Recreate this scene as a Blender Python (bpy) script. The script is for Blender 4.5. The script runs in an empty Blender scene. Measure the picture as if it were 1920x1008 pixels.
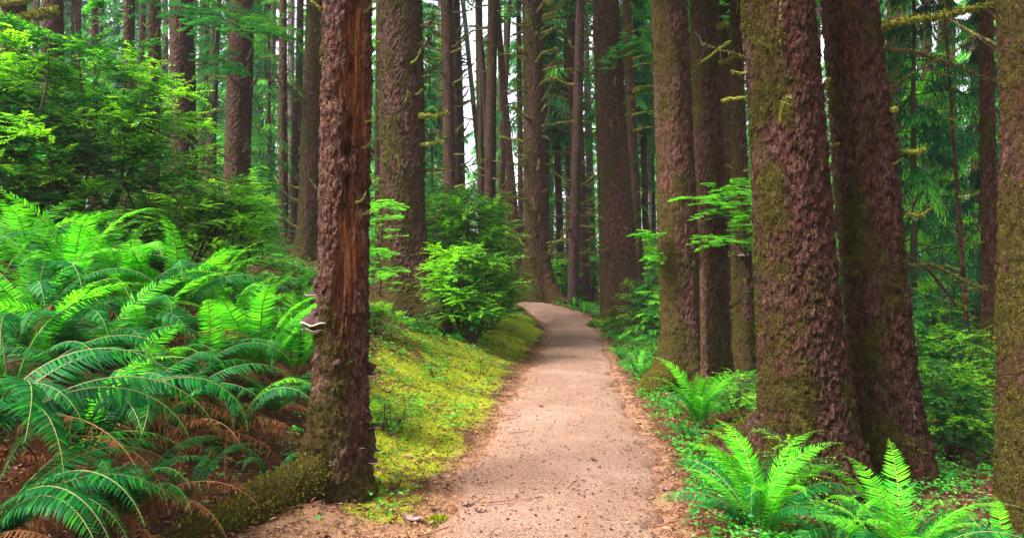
import bpy, math, random
import numpy as np
from mathutils import Vector, Matrix

sc = bpy.context.scene
COL = sc.collection
R = math.radians
F = 1280.0                      # focal length in photo pixels (1920 wide)
CAMZ = 1.5
PITCH = math.atan(16.0 / F)

# ------------------------------------------------------------------ camera
cam_d = bpy.data.cameras.new('camera')
cam_d.sensor_width = 36.0
cam_d.lens = 36.0 * F / 1920.0
cam_d.clip_start = 0.05
cam_d.clip_end = 2000.0
cam = bpy.data.objects.new('camera', cam_d)
COL.objects.link(cam)
cam.location = (0, 0, CAMZ)
cam.rotation_euler = (R(90) + PITCH, 0, 0)
sc.camera = cam

# ------------------------------------------------------------------ light
SUN_EL, SUN_AZ = R(50), R(-112)   # azimuth from +y (into the picture) towards +x
world = bpy.data.worlds.new('World')
sc.world = world
world.use_nodes = True
wn = world.node_tree
for n in list(wn.nodes):
    wn.nodes.remove(n)
wo = wn.nodes.new('ShaderNodeOutputWorld')
bg = wn.nodes.new('ShaderNodeBackground')
sky = wn.nodes.new('ShaderNodeTexSky')
sky.sky_type = 'NISHITA'
sky.sun_disc = False
sky.sun_elevation = SUN_EL
sky.sun_rotation = SUN_AZ
sky.air_density = 1.0
sky.dust_density = 3.0
sky.ozone_density = 1.0
bg.inputs['Strength'].default_value = 0.12
hs = wn.nodes.new('ShaderNodeHueSaturation')   # thin overcast: whiter than a clear sky
hs.inputs['Saturation'].default_value = 0.30
wn.links.new(sky.outputs[0], hs.inputs['Color'])
wn.links.new(hs.outputs[0], bg.inputs[0])
wn.links.new(bg.outputs[0], wo.inputs[0])

sun_d = bpy.data.lights.new('sun', 'SUN')
sun_d.energy = 3.0
sun_d.angle = R(28)
sun_d.color = (1.0, 0.965, 0.90)
sun = bpy.data.objects.new('sun', sun_d)
COL.objects.link(sun)
sv = Vector((math.cos(SUN_EL) * math.sin(SUN_AZ), math.cos(SUN_EL) * math.cos(SUN_AZ), math.sin(SUN_EL)))
sun.rotation_euler = (-sv).to_track_quat('-Z', 'Y').to_euler()
sun.location = (0, 0, 40)

sc.view_settings.view_transform = 'Standard'
sc.view_settings.look = 'None'
sc.view_settings.gamma = 1.0
sc.view_settings.exposure = 1.95
sc.cycles.max_bounces = 7
sc.cycles.diffuse_bounces = 4
sc.cycles.glossy_bounces = 2
sc.cycles.transmission_bounces = 3
sc.cycles.transparent_max_bounces = 6
sc.cycles.volume_bounces = 0
sc.cycles.use_denoising = True

# ------------------------------------------------------------------ helpers
def P(px, py, D):
    """world point seen at photo pixel px,py, standing D metres into the scene"""
    u = (504.0 - py) / F
    c, s = math.cos(PITCH), math.sin(PITCH)
    y = c - u * s
    z = s + u * c
    k = D / y
    return np.array([(px - 960.0) / F * k, D, CAMZ + z * k])

def hsh(ix, iy, iz, seed=0):
    h = (ix.astype(np.int64) * 374761393 + iy.astype(np.int64) * 668265263 + iz.astype(np.int64) * 2147483647 + seed * 1274126177) & 0xFFFFFFFF
    h = ((h ^ (h >> 13)) * 1274126177) & 0xFFFFFFFF
    h = ((h ^ (h >> 16)) * 2246822519) & 0xFFFFFFFF
    h = h ^ (h >> 15)
    return (h & 0xFFFFFF) / float(0x1000000)

def vnoise(x, y, z, seed=0):
    x, y, z = np.broadcast_arrays(x, y, z)
    ix, iy, iz = np.floor(x), np.floor(y), np.floor(z)
    fx, fy, fz = x - ix, y - iy, z - iz
    fx, fy, fz = [t * t * (3 - 2 * t) for t in (fx, fy, fz)]
    ix, iy, iz = ix.astype(np.int64), iy.astype(np.int64), iz.astype(np.int64)
    r = 0
    for a in (0, 1):
        for b in (0, 1):
            for c in (0, 1):
                w = (fx if a else 1 - fx) * (fy if b else 1 - fy) * (fz if c else 1 - fz)
                r = r + w * hsh(ix + a, iy + b, iz + c, seed)
    return r

def fbm(x, y, z, oct=4, seed=0):
    r, a, t = 0, 1.0, 0
    for k in range(oct):
        r = r + a * vnoise(x * 2 ** k + 7.1 * k, y * 2 ** k, z * 2 ** k, seed + k)
        t += a
        a *= 0.5
    return r / t

def voro(x, y, z, seed=0):
    """F1, F2, random of the nearest cell, z offset from its centre"""
    ix, iy, iz = np.floor(x).astype(np.int64), np.floor(y).astype(np.int64), np.floor(z).astype(np.int64)
    f1 = np.full(x.shape, 9.0); f2 = np.full(x.shape, 9.0)
    rnd = np.zeros(x.shape); dz = np.zeros(x.shape)
    for a in (-1, 0, 1):
        for b in (-1, 0, 1):
            for c in (-1, 0, 1):
                jx, jy, jz = ix + a, iy + b, iz + c
                qx = jx + hsh(jx, jy, jz, seed + 1); qy = jy + hsh(jx, jy, jz, seed + 2); qz = jz + hsh(jx, jy, jz, seed + 3)
                d = np.sqrt((qx - x) ** 2 + (qy - y) ** 2 + (qz - z) ** 2)
                near = d < f1
                f2 = np.where(near, f1, np.minimum(f2, d))
                rnd = np.where(near, hsh(jx, jy, jz, seed + 4), rnd)
                dz = np.where(near, z - qz, dz)
                f1 = np.where(near, d, f1)
    return f1, f2, rnd, dz

def sstep(a, b, x):
    t = np.clip((x - a) / (b - a), 0, 1)
    return t * t * (3 - 2 * t)

def softplus(x, k=0.25):
    return k * np.log1p(np.exp(np.clip(x / k, -30, 30)))

# path edges: depth -> left x, right x
_pt = [(1008, 800, 1264), (900, 845, 1248), (850, 885, 1235), (800, 925, 1207), (750, 950, 1182), (700, 985, 1155), (650, 1022, 1140)]
_D = [1280 * 1.5 / (p[0] - 520) for p in _pt]
_L = [(p[1] - 960) / F * d for p, d in zip(_pt, _D)]
_Rr = [(p[2] - 960) / F * d for p, d in zip(_pt, _D)]
for py, l, r in ((620, 1028, 1122), (600, 1010, 1113), (585, 990, 1088), (572, 974, 1042), (562, 955, 1000)):
    d = 3072.0 / ((py - 520) + 76.8)
    _D.append(d); _L.append((l - 960) / F * d); _Rr.append((r - 960) / F * d)
_D = [-20, 1.5, 3.0] + _D + [29, 33, 40, 60, 400]
_L = [-0.75, -0.72, -0.62] + _L + [-2.4, -6.5, -12, -20, -60]
_Rr = [0.75, 0.78, 0.85] + _Rr + [-0.9, -5.0, -10.6, -18.5, -58]
def edges(y):
    return np.interp(y, _D, _L), np.interp(y, _D, _Rr)

def pz(y):
    y = np.asarray(y, dtype=float)
    return np.where(y < 15, 0, 0.06 * (np.minimum(y, 27) - 15)) + 0.012 * np.maximum(y - 40, 0)

def G(x, y):
    x = np.asarray(x, dtype=float); y = np.asarray(y, dtype=float)
    l, r = edges(y)
    dl, dr = l - x, x - r
    d0 = np.interp(y, [5, 10], [0.75, 0.2])
    b = 5.0 * (1 - np.exp(-0.42 * softplus(dl - d0, 0.22) / 5.0)) * np.interp(y, [-10, 1, 26, 40], [0.3, 1, 1, 0.55])
    rr = -0.35 * (1 - np.exp(-0.2 * softplus(dr - 0.3, 0.2) / 0.35))
    off = sstep(0.0, 0.5, np.maximum(dl, dr))
    nz = (fbm(x * 0.9, y * 0.9, 0.0, 3, 5) - 0.5) * 0.22 * off + (fbm(x * 4, y * 4, 0.0, 3, 9) - 0.5) * (0.015 + 0.10 * off)
    crown = 0.03 * np.clip(-np.maximum(dl, dr) * 2, 0, 1)
    return pz(y) + b + rr + nz + crown

# ------------------------------------------------------------------ mesh plumbing
class MB:
    """collects verts and faces, with one float per face (tint) and a material index"""
    def __init__(s):
        s.V = []; s.Q = []; s.T = []; s.qt = []; s.tt = []; s.qm = []; s.tm = []; s.n = 0
    def add(s, V, Q=None, T=None, tint=0.5, mat=0):
        V = np.asarray(V, dtype=float).reshape(-1, 3)
        if Q is not None and len(Q):
            Q = np.asarray(Q); s.Q.append(Q + s.n)
            s.qt.append(np.broadcast_to(np.asarray(tint, dtype=float), (len(Q),))); s.qm.append(np.full(len(Q), mat))
        if T is not None and len(T):
            T = np.asarray(T); s.T.append(T + s.n)
            s.tt.append(np.broadcast_to(np.asarray(tint, dtype=float), (len(T),))); s.tm.append(np.full(len(T), mat))
        s.V.append(V); s.n += len(V)
    def tube(s, pts, rad, n=6, tint=0.5, mat=0, cap=True):
        pts = np.asarray(pts, dtype=float); k = len(pts)
        rad = np.broadcast_to(np.asarray(rad, dtype=float), (k,))
        tg = np.gradient(pts, axis=0); tg /= np.linalg.norm(tg, axis=1)[:, None] + 1e-9
        ref = np.array([0, 0, 1.0]) if abs(tg[:, 2]).mean() < 0.8 else np.array([1.0, 0, 0])
        a = np.cross(tg, ref); a /= np.linalg.norm(a, axis=1)[:, None] + 1e-9
        b = np.cross(tg, a)
        th = np.linspace(0, 2 * math.pi, n, endpoint=False)
        V = pts[:, None, :] + rad[:, None, None] * (np.cos(th)[None, :, None] * a[:, None, :] + np.sin(th)[None, :, None] * b[:, None, :])
        V = V.reshape(-1, 3)
        i = np.arange(k - 1)[:, None] * n; j = np.arange(n)[None, :]; j2 = (j + 1) % n
        Q = np.stack([i + j, i + j2, i + n + j2, i + n + j], -1).reshape(-1, 4)
        T = None
        if cap:
            V = np.vstack([V, pts[-1:] + tg[-1:] * rad[-1]])
            e = (k - 1) * n
            T = [[e + q, e + (q + 1) % n, k * n] for q in range(n)]
        s.add(V, Q, T, tint, mat)
    def leaves(s, p, d, nrm, L, W, tint, mat=0, droop=0.15, wide=0.45):
        """kite-shaped leaves: base p, direction d, normal nrm"""
        p = np.asarray(p, dtype=float); n = len(p)
        L = np.broadcast_to(np.asarray(L, dtype=float), (n,))[:, None]; W = np.broadcast_to(np.asarray(W, dtype=float), (n,))[:, None]
        d = d / (np.linalg.norm(d, axis=1)[:, None] + 1e-9)
        sd = np.cross(d, nrm); sd /= np.linalg.norm(sd, axis=1)[:, None] + 1e-9
        up = np.cross(sd, d)
        V = np.stack([p, p + d * L * wide + sd * W * 0.5 + up * W * 0.12, p + d * L - up * L * droop, p + d * L * wide - sd * W * 0.5 + up * W * 0.12], 1).reshape(-1, 3)
        Q = np.arange(n * 4).reshape(-1, 4)
        s.add(V, Q, None, tint, mat)
    def mesh(s, name, mats, smooth=False, base=None):
        V = np.vstack(s.V)
        if base is not None: V = V - np.asarray(base)
        q = np.vstack(s.Q) if s.Q else np.zeros((0, 4), int); t = np.vstack(s.T) if s.T else np.zeros((0, 3), int)
        tint = np.concatenate(s.qt + s.tt); mi = np.concatenate(s.qm + s.tm)
        return mesh_np(name, V, q, t, mats, {'tint': tint}, {}, mi, smooth)

def mesh_np(name, V, q, t, mats, fa={}, va={}, mi=None, smooth=True):
    me = bpy.data.meshes.new(name)
    nq, nt = len(q), len(t)
    me.vertices.add(len(V)); me.vertices.foreach_set('co', np.ascontiguousarray(V, dtype=np.float32).ravel())
    loops = np.concatenate([np.asarray(q, dtype=np.int32).ravel(), np.asarray(t, dtype=np.int32).ravel()])
    me.loops.add(len(loops)); me.loops.foreach_set('vertex_index', loops)
    st = np.concatenate([np.arange(nq) * 4, nq * 4 + np.arange(nt) * 3]).astype(np.int32)
    me.polygons.add(nq + nt); me.polygons.foreach_set('loop_start', st)
    if mi is not None: me.polygons.foreach_set('material_index', np.asarray(mi, dtype=np.int32))
    me.update(calc_edges=True); me.validate()
    me.polygons.foreach_set('use_smooth', np.full(len(me.polygons), smooth, dtype=bool))
    for k, a in fa.items():
        if len(a) == len(me.polygons):
            me.attributes.new(k, 'FLOAT', 'FACE').data.foreach_set('value', np.asarray(a, dtype=np.float32))
    for k, a in va.items():
        me.attributes.new(k, 'FLOAT', 'POINT').data.foreach_set('value', np.asarray(a, dtype=np.float32).ravel())
    for m in (mats if isinstance(mats, (list, tuple)) else [mats]):
        me.materials.append(m)
    return me

def obj(name, me, parent=None, loc=(0, 0, 0), rot=(0, 0, 0), scale=1.0):
    o = bpy.data.objects.new(name, me)
    COL.objects.link(o)
    if parent is not None: o.parent = parent
    o.location = tuple(loc); o.rotation_euler = rot
    o.scale = (scale,) * 3 if not isinstance(scale, (tuple, list)) else scale
    return o

def tag(o, label=None, cat=None, group=None, kind=None):
    if label: o['label'] = label
    if cat: o['category'] = cat
    if group: o['group'] = group
    if kind: o['kind'] = kind
    return o

# ------------------------------------------------------------------ materials
def nodes(name):
    m = bpy.data.materials.new(name); m.use_nodes = True
    nt = m.node_tree
    for n in list(nt.nodes): nt.nodes.remove(n)
    return m, nt

def N(nt, typ, **kw):
    n = nt.nodes.new(typ)
    for k, v in kw.items():
        if k in n.inputs: n.inputs[k].default_value = v
        else: setattr(n, k, v)
    return n

def ramp(nt, src, stops):
    r = nt.nodes.new('ShaderNodeValToRGB')
    e = r.color_ramp.elements
    while len(e) < len(stops): e.new(0.5)
    for i, (p, c) in enumerate(stops):
        e[i].position = p; e[i].color = (c[0], c[1], c[2], 1) if not isinstance(c, (int, float)) else (c, c, c, 1)
    nt.links.new(src, r.inputs[0])
    return r.outputs[0]

def mixc(nt, f, a, b, mode='MIX'):
    m = nt.nodes.new('ShaderNodeMix'); m.data_type = 'RGBA'; m.blend_type = mode; m.clamp_factor = True
    for sock, v in ((m.inputs[0], f), (m.inputs[6], a), (m.inputs[7], b)):
        if isinstance(v, bpy.types.NodeSocket): nt.links.new(v, sock)
        elif isinstance(v, (int, float)): sock.default_value = v
        else: sock.default_value = (v[0], v[1], v[2], 1)
    return m.outputs[2]

def math_(nt, op, a, b=0.0, clamp=False):
    m = nt.nodes.new('ShaderNodeMath'); m.operation = op; m.use_clamp = clamp
    for sock, v in ((m.inputs[0], a), (m.inputs[1], b)):
        if isinstance(v, bpy.types.NodeSocket): nt.links.new(v, sock)
        else: sock.default_value = v
    return m.outputs[0]

def noise(nt, scale, detail=4, rough=0.6, vec=None, dist=0.0):
    n = nt.nodes.new('ShaderNodeTexNoise')
    n.inputs['Scale'].default_value = scale; n.inputs['Detail'].default_value = detail; n.inputs['Roughness'].default_value = rough
    n.inputs['Distortion'].default_value = dist
    if vec is not None: nt.links.new(vec, n.inputs['Vector'])
    return n.outputs[0]

def coords(nt, sc3=(1, 1, 1)):
    tc = nt.nodes.new('ShaderNodeTexCoord'); mp = nt.nodes.new('ShaderNodeMapping')
    mp.inputs['Scale'].default_value = sc3
    nt.links.new(tc.outputs['Object'], mp.inputs['Vector'])
    return mp.outputs[0]

def attr(nt, name):
    a = nt.nodes.new('ShaderNodeAttribute'); a.attribute_name = name
    return a.outputs['Fac']

def bump(nt, h, strength, dist):
    b = nt.nodes.new('ShaderNodeBump'); b.inputs['Strength'].default_value = strength; b.inputs['Distance'].default_value = dist
    nt.links.new(h, b.inputs['Height'])
    return b.outputs[0]

def finish(nt, col, rough=0.8, normal=None, spec=0.3, transl=None, tcol=None):
    o = nt.nodes.new('ShaderNodeOutputMaterial'); p = nt.nodes.new('ShaderNodeBsdfPrincipled')
    if isinstance(col, bpy.types.NodeSocket): nt.links.new(col, p.inputs['Base Color'])
    else: p.inputs['Base Color'].default_value = (*col, 1)
    if isinstance(rough, bpy.types.NodeSocket): nt.links.new(rough, p.inputs['Roughness'])
    else: p.inputs['Roughness'].default_value = rough
    p.inputs['Specular IOR Level'].default_value = spec
    if normal is not None: nt.links.new(normal, p.inputs['Normal'])
    if transl:
        t = nt.nodes.new('ShaderNodeBsdfTranslucent'); mx = nt.nodes.new('ShaderNodeMixShader')
        mx.inputs[0].default_value = transl
        if isinstance(tcol, bpy.types.NodeSocket): nt.links.new(tcol, t.inputs[0])
        else: t.inputs[0].default_value = (*tcol, 1)
        nt.links.new(p.outputs[0], mx.inputs[1]); nt.links.new(t.outputs[0], mx.inputs[2])
        nt.links.new(mx.outputs[0], o.inputs[0])
    else:
        nt.links.new(p.outputs[0], o.inputs[0])

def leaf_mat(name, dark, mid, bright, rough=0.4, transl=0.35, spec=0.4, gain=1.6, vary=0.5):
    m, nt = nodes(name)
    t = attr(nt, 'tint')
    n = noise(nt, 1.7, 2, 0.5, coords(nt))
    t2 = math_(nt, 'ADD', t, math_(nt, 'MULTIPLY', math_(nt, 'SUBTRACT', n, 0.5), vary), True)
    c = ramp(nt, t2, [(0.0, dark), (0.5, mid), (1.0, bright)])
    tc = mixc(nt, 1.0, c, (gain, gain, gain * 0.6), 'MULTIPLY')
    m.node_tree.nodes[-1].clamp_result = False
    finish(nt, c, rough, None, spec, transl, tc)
    return m

M = {}
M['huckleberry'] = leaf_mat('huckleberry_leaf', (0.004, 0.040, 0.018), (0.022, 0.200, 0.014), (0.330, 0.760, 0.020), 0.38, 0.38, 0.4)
M['hemlock'] = leaf_mat('hemlock_needles', (0.010, 0.060, 0.030), (0.022, 0.180, 0.035), (0.180, 0.580, 0.025), 0.5, 0.4, 0.2)
M['far_needles'] = leaf_mat('spruce_needles', (0.018, 0.11, 0.050), (0.050, 0.29, 0.070), (0.18, 0.58, 0.070), 0.6, 0.35, 0.2)
M['fern_new'] = leaf_mat('young_fern', (0.020, 0.20, 0.012), (0.050, 0.38, 0.012), (0.20, 0.64, 0.014), 0.55, 0.42, 0.10)
M['fern_old'] = leaf_mat('old_fern', (0.004, 0.040, 0.020), (0.008, 0.115, 0.022), (0.035, 0.34, 0.016), 0.55, 0.3, 0.10)
M['fern_dead'] = leaf_mat('dead_fern', (0.055, 0.018, 0.008), (0.16, 0.055, 0.020), (0.30, 0.14, 0.045), 0.8, 0.15, 0.2)
M['cover'] = leaf_mat('sorrel_leaf', (0.012, 0.10, 0.020), (0.030, 0.28, 0.020), (0.110, 0.50, 0.030), 0.4, 0.3, 0.4)
M['mossgreen'] = leaf_mat('moss_tuft', (0.060, 0.070, 0.006), (0.20, 0.25, 0.010), (0.46, 0.54, 0.020), 0.9, 0.25, 0.1)
M['barkmoss'] = leaf_mat('bark_moss', (0.025, 0.018, 0.006), (0.075, 0.062, 0.010), (0.22, 0.21, 0.020), 0.95, 0.15, 0.1)
M['litter'] = leaf_mat('leaf_litter', (0.045, 0.015, 0.010), (0.17, 0.062, 0.030), (0.42, 0.23, 0.13), 0.85, 0.05, 0.2, 1.0)
M['needle'] = leaf_mat('fallen_needles', (0.20, 0.06, 0.02), (0.45, 0.18, 0.07), (0.66, 0.42, 0.22), 0.85, 0.05, 0.2, 1.0)
M['stem'] = leaf_mat('shrub_stem', (0.018, 0.012, 0.010), (0.050, 0.030, 0.022), (0.11, 0.08, 0.05), 0.8, 0.0, 0.2)
M['rachis'] = leaf_mat('frond_stalk', (0.05, 0.045, 0.012), (0.11, 0.12, 0.02), (0.20, 0.19, 0.04), 0.6, 0.0, 0.3)

def bark_mat(name, c0, c1, c2, fs=40.0, mossc=((0.032, 0.022, 0.005), (0.115, 0.092, 0.012))):
    m, nt = nodes(name)
    v = coords(nt)
    pl = attr(nt, 'plate')
    n1 = noise(nt, 1.0, 6, 0.72, coords(nt, (34, 34, 15)), 0.5)
    n2 = noise(nt, 120, 4, 0.7, v)
    n3 = noise(nt, 1.6, 3, 0.6, v)
    # scaly flakes: warped cells, taller than wide
    nz = nt.nodes.new('ShaderNodeTexNoise'); nz.inputs['Scale'].default_value = 17; nz.inputs['Detail'].default_value = 4
    nt.links.new(v, nz.inputs['Vector'])
    wv = mixc(nt, 0.055, v, nz.outputs['Color'], 'ADD')
    mp2 = nt.nodes.new('ShaderNodeMapping'); mp2.inputs['Scale'].default_value = (fs, fs, fs * .42); nt.links.new(wv, mp2.inputs['Vector'])
    vo = nt.nodes.new('ShaderNodeTexVoronoi'); vo.inputs['Scale'].default_value = 1.0; nt.links.new(mp2.outputs[0], vo.inputs['Vector'])
    ve = nt.nodes.new('ShaderNodeTexVoronoi'); ve.feature = 'DISTANCE_TO_EDGE'; ve.inputs['Scale'].default_value = 1.0; nt.links.new(mp2.outputs[0], ve.inputs['Vector'])
    cr = nt.nodes.new('ShaderNodeSeparateColor'); nt.links.new(vo.outputs['Color'], cr.inputs[0])
    flake = cr.outputs[0]
    edge = ramp(nt, ve.outputs['Distance'], [(0.0, 0.0), (0.14, 1.0)])
    t = math_(nt, 'ADD', math_(nt, 'MULTIPLY', pl, 0.25), math_(nt, 'ADD', math_(nt, 'MULTIPLY', n1, 0.75), math_(nt, 'MULTIPLY', flake, 0.30)))
    c = ramp(nt, t, [(0.34, c0), (0.62, c1), (1.0, c2)])
    red = mixc(nt, math_(nt, 'MULTIPLY', ramp(nt, n3, [(0.45, 0.0), (0.7, 1.0)]), 0.5), c, (c1[0] * 1.4, c1[1] * 0.85, c1[2] * 0.7))
    lip = ramp(nt, ve.outputs['Distance'], [(0.05, 0.0), (0.09, 0.8), (0.16, 0.0)])
    red = mixc(nt, math_(nt, 'MULTIPLY', lip, ramp(nt, flake, [(0.5, 0.0), (0.7, 0.7)])), red, (c2[0] * 1.5, c2[1] * 2.0, c2[2] * 2.6))
    spk = mixc(nt, ramp(nt, n2, [(0.60, 0.0), (0.72, 0.6)]), red, (c2[0] * 1.4, c2[1] * 1.8, c2[2] * 2.2))
    # bare wood
    vs = coords(nt, (38, 38, 2.2)); ws = noise(nt, 1.0, 5, 0.65, vs, 0.8)
    wood = ramp(nt, ws, [(0.30, (0.030, 0.010, 0.006)), (0.46, (0.15, 0.045, 0.018)), (0.60, (0.36, 0.13, 0.045)), (0.78, (0.44, 0.29, 0.18))])
    wmask = attr(nt, 'wood')
    c3 = mixc(nt, wmask, spk, wood)
    mo = attr(nt, 'moss')
    mn = noise(nt, 45, 5, 0.75, v)
    mm = math_(nt, 'ADD', mo, math_(nt, 'MULTIPLY', math_(nt, 'SUBTRACT', mn, 0.5), 1.5))
    mask = ramp(nt, mm, [(0.44, 0.0), (0.62, 0.92)])
    mcol = ramp(nt, noise(nt, 90, 3, 0.7, v), [(0.3, mossc[0]), (0.7, mossc[1])])
    c4 = mixc(nt, mask, c3, mcol)
    h = math_(nt, 'ADD', math_(nt, 'ADD', math_(nt, 'MULTIPLY', n1, 0.8), math_(nt, 'ADD', math_(nt, 'MULTIPLY', edge, 0.45), math_(nt, 'MULTIPLY', flake, 0.35))), math_(nt, 'ADD', math_(nt, 'MULTIPLY', n2, 0.35), math_(nt, 'MULTIPLY', mask, 0.35)))
    h = math_(nt, 'ADD', h, math_(nt, 'MULTIPLY', math_(nt, 'MULTIPLY', ws, wmask), 0.9))
    finish(nt, c4, 0.72, bump(nt, h, 1.0, 0.045), 0.12)
    return m

M['bark'] = bark_mat('spruce_bark', (0.018, 0.006, 0.004), (0.082, 0.031, 0.019), (0.22, 0.112, 0.078))
M['bark_dark'] = bark_mat('dark_spruce_bark', (0.010, 0.0035, 0.0025), (0.060, 0.021, 0.013), (0.18, 0.082, 0.056))
M['bark_far'] = bark_mat('distant_bark', (0.030, 0.012, 0.011), (0.085, 0.038, 0.034), (0.18, 0.10, 0.095))
M['bark_pale'] = bark_mat('pale_bark', (0.08, 0.055, 0.055), (0.22, 0.16, 0.155), (0.36, 0.29, 0.28))

def branch_mat():
    m, nt = nodes('mossy_branch')
    v = coords(nt)
    n1 = noise(nt, 30, 4, 0.7, v); n2 = noise(nt, 90, 3, 0.7, v)
    t = attr(nt, 'tint')
    moss = ramp(nt, n2, [(0.3, (0.085, 0.085, 0.010)), (0.75, (0.36, 0.38, 0.05))])
    br = ramp(nt, n2, [(0.3, (0.03, 0.016, 0.012)), (0.75, (0.13, 0.08, 0.06))])
    mk = ramp(nt, math_(nt, 'ADD', t, math_(nt, 'MULTIPLY', math_(nt, 'SUBTRACT', n1, 0.5), 1.2)), [(0.35, 0.0), (0.5, 1.0)])
    c = mixc(nt, mk, br, moss)
    finish(nt, c, 0.9, bump(nt, n2, 0.9, 0.015), 0.15)
    return m
M['branch'] = branch_mat()

def ground_mat():
    m, nt = nodes('forest_floor')
    v = coords(nt)
    n0 = noise(nt, 1.3, 5, 0.65, v, 0.5); n1 = noise(nt, 9, 5, 0.7, v, 0.3); n2 = noise(nt, 45, 4, 0.75, v); n3 = noise(nt, 160, 3, 0.7, v)
    soil = ramp(nt, n2, [(0.3, (0.035, 0.014, 0.009)), (0.55, (0.11, 0.042, 0.024)), (0.75, (0.24, 0.11, 0.06))])
    soil = mixc(nt, ramp(nt, n3, [(0.55, 0.0), (0.68, 0.7)]), soil, (0.36, 0.18, 0.09))
    moss = ramp(nt, n2, [(0.25, (0.10, 0.12, 0.006)), (0.5, (0.28, 0.34, 0.010)), (0.75, (0.60, 0.64, 0.025))])
    moss = mixc(nt, ramp(nt, n3, [(0.56, 0.0), (0.66, 0.75)]), moss, (0.40, 0.20, 0.06))
    mk = ramp(nt, math_(nt, 'ADD', attr(nt, 'moss'), math_(nt, 'ADD', math_(nt, 'MULTIPLY', math_(nt, 'SUBTRACT', n1, 0.5), 1.3), math_(nt, 'MULTIPLY', math_(nt, 'SUBTRACT', n2, 0.5), 0.6))), [(0.42, 0.0), (0.58, 1.0)])
    c = mixc(nt, mk, soil, moss)
    ned = ramp(nt, n3, [(0.3, (0.20, 0.080, 0.04)), (0.5, (0.42, 0.21, 0.12)), (0.7, (0.64, 0.42, 0.28))])
    nk = ramp(nt, math_(nt, 'ADD', attr(nt, 'duff'), math_(nt, 'ADD', math_(nt, 'MULTIPLY', math_(nt, 'SUBTRACT', n1, 0.5), 1.1), math_(nt, 'MULTIPLY', math_(nt, 'SUBTRACT', n2, 0.5), 0.9))), [(0.40, 0.0), (0.62, 1.0)])
    c = mixc(nt, nk, c, ned)
    h = math_(nt, 'ADD', math_(nt, 'MULTIPLY', n2, 0.8), math_(nt, 'MULTIPLY', n3, 0.4))
    finish(nt, c, 0.95, bump(nt, h, 1.0, 0.03), 0.15)
    return m
M['ground'] = ground_mat()

def path_mat():
    m, nt = nodes('trodden_bark_path')
    v = coords(nt); vs = coords(nt, (1.0, 2.2, 1.0))
    n0 = noise(nt, 1.1, 4, 0.6, v, 0.4); n2 = noise(nt, 36, 5, 0.8, v); n3 = noise(nt, 125, 3, 0.75, v); n4 = noise(nt, 22, 4, 0.75, vs, 0.6)
    c = ramp(nt, n3, [(0.32, (0.085, 0.036, 0.024)), (0.44, (0.24, 0.122, 0.082)), (0.55, (0.37, 0.215, 0.155)), (0.66, (0.62, 0.45, 0.36))])
    c = mixc(nt, ramp(nt, n2, [(0.36, 0.75), (0.46, 0.0)]), c, (0.25, 0.115, 0.070))
    c = mixc(nt, ramp(nt, n4, [(0.62, 0.0), (0.74, 0.55)]), c, (0.27, 0.12, 0.075))
    c = mixc(nt, ramp(nt, n0, [(0.45, 0.0), (0.7, 0.35)]), c, (0.60, 0.42, 0.33))
    edge = math_(nt, 'MULTIPLY', attr(nt, 'edge'), 0.55)
    c = mixc(nt, edge, c, mixc(nt, ramp(nt, n3, [(0.4, 0.0), (0.6, 1.0)]), (0.24, 0.09, 0.045), (0.52, 0.27, 0.15)))
    h = math_(nt, 'ADD', math_(nt, 'MULTIPLY', n2, 0.9), math_(nt, 'ADD', math_(nt, 'MULTIPLY', n3, 0.5), n4))
    finish(nt, c, 0.9, bump(nt, h, 1.0, 0.022), 0.25)
    return m
M['path'] = path_mat()

def plain(name, c0, c1, scale=30, rough=0.8, spec=0.3, b=0.5):
    m, nt = nodes(name)
    n = noise(nt, scale, 4, 0.65, coords(nt))
    finish(nt, ramp(nt, n, [(0.3, c0), (0.7, c1)]), rough, bump(nt, n, b, 0.01), spec)
    return m
M['fungus_top'] = plain('fungus_crust', (0.022, 0.010, 0.010), (0.085, 0.038, 0.034), 60, 0.7, 0.15, 0.9)
M['fungus_under'] = plain('fungus_pores', (0.55, 0.40, 0.30), (0.80, 0.68, 0.58), 30)
M['hollow'] = plain('rotten_hollow', (0.012, 0.006, 0.004), (0.03, 0.012, 0.008), 30)
M['chip'] = plain('bark_chip', (0.16, 0.08, 0.075), (0.34, 0.22, 0.21), 25)

# ------------------------------------------------------------------ ground, path
def graded(a, b, fine, mid, far):
    """coordinates from -a..b, fine near the middle"""
    out = [0.0]
    while out[-1] < b:
        t = abs(out[-1]); out.append(out[-1] + (fine if t < mid else fine * (1 + (t - mid) * far)))
    return out
xs = graded(0, 420, 0.07, 5.5, 0.35); xs = np.array(sorted(set([-q for q in xs] + xs)))
ys = np.array([-60, -40, -25, -15, -9, -6, -4, -2.5, -1.5, -0.8, -0.2] + [q + 0.3 for q in graded(0, 500, 0.07, 9, 0.16)])
X, Y = np.meshgrid(xs, ys)
Z = G(X, Y)
l, r = edges(Y); dl, dr = l - X, X - r
din = np.maximum(dl, dr)
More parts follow.
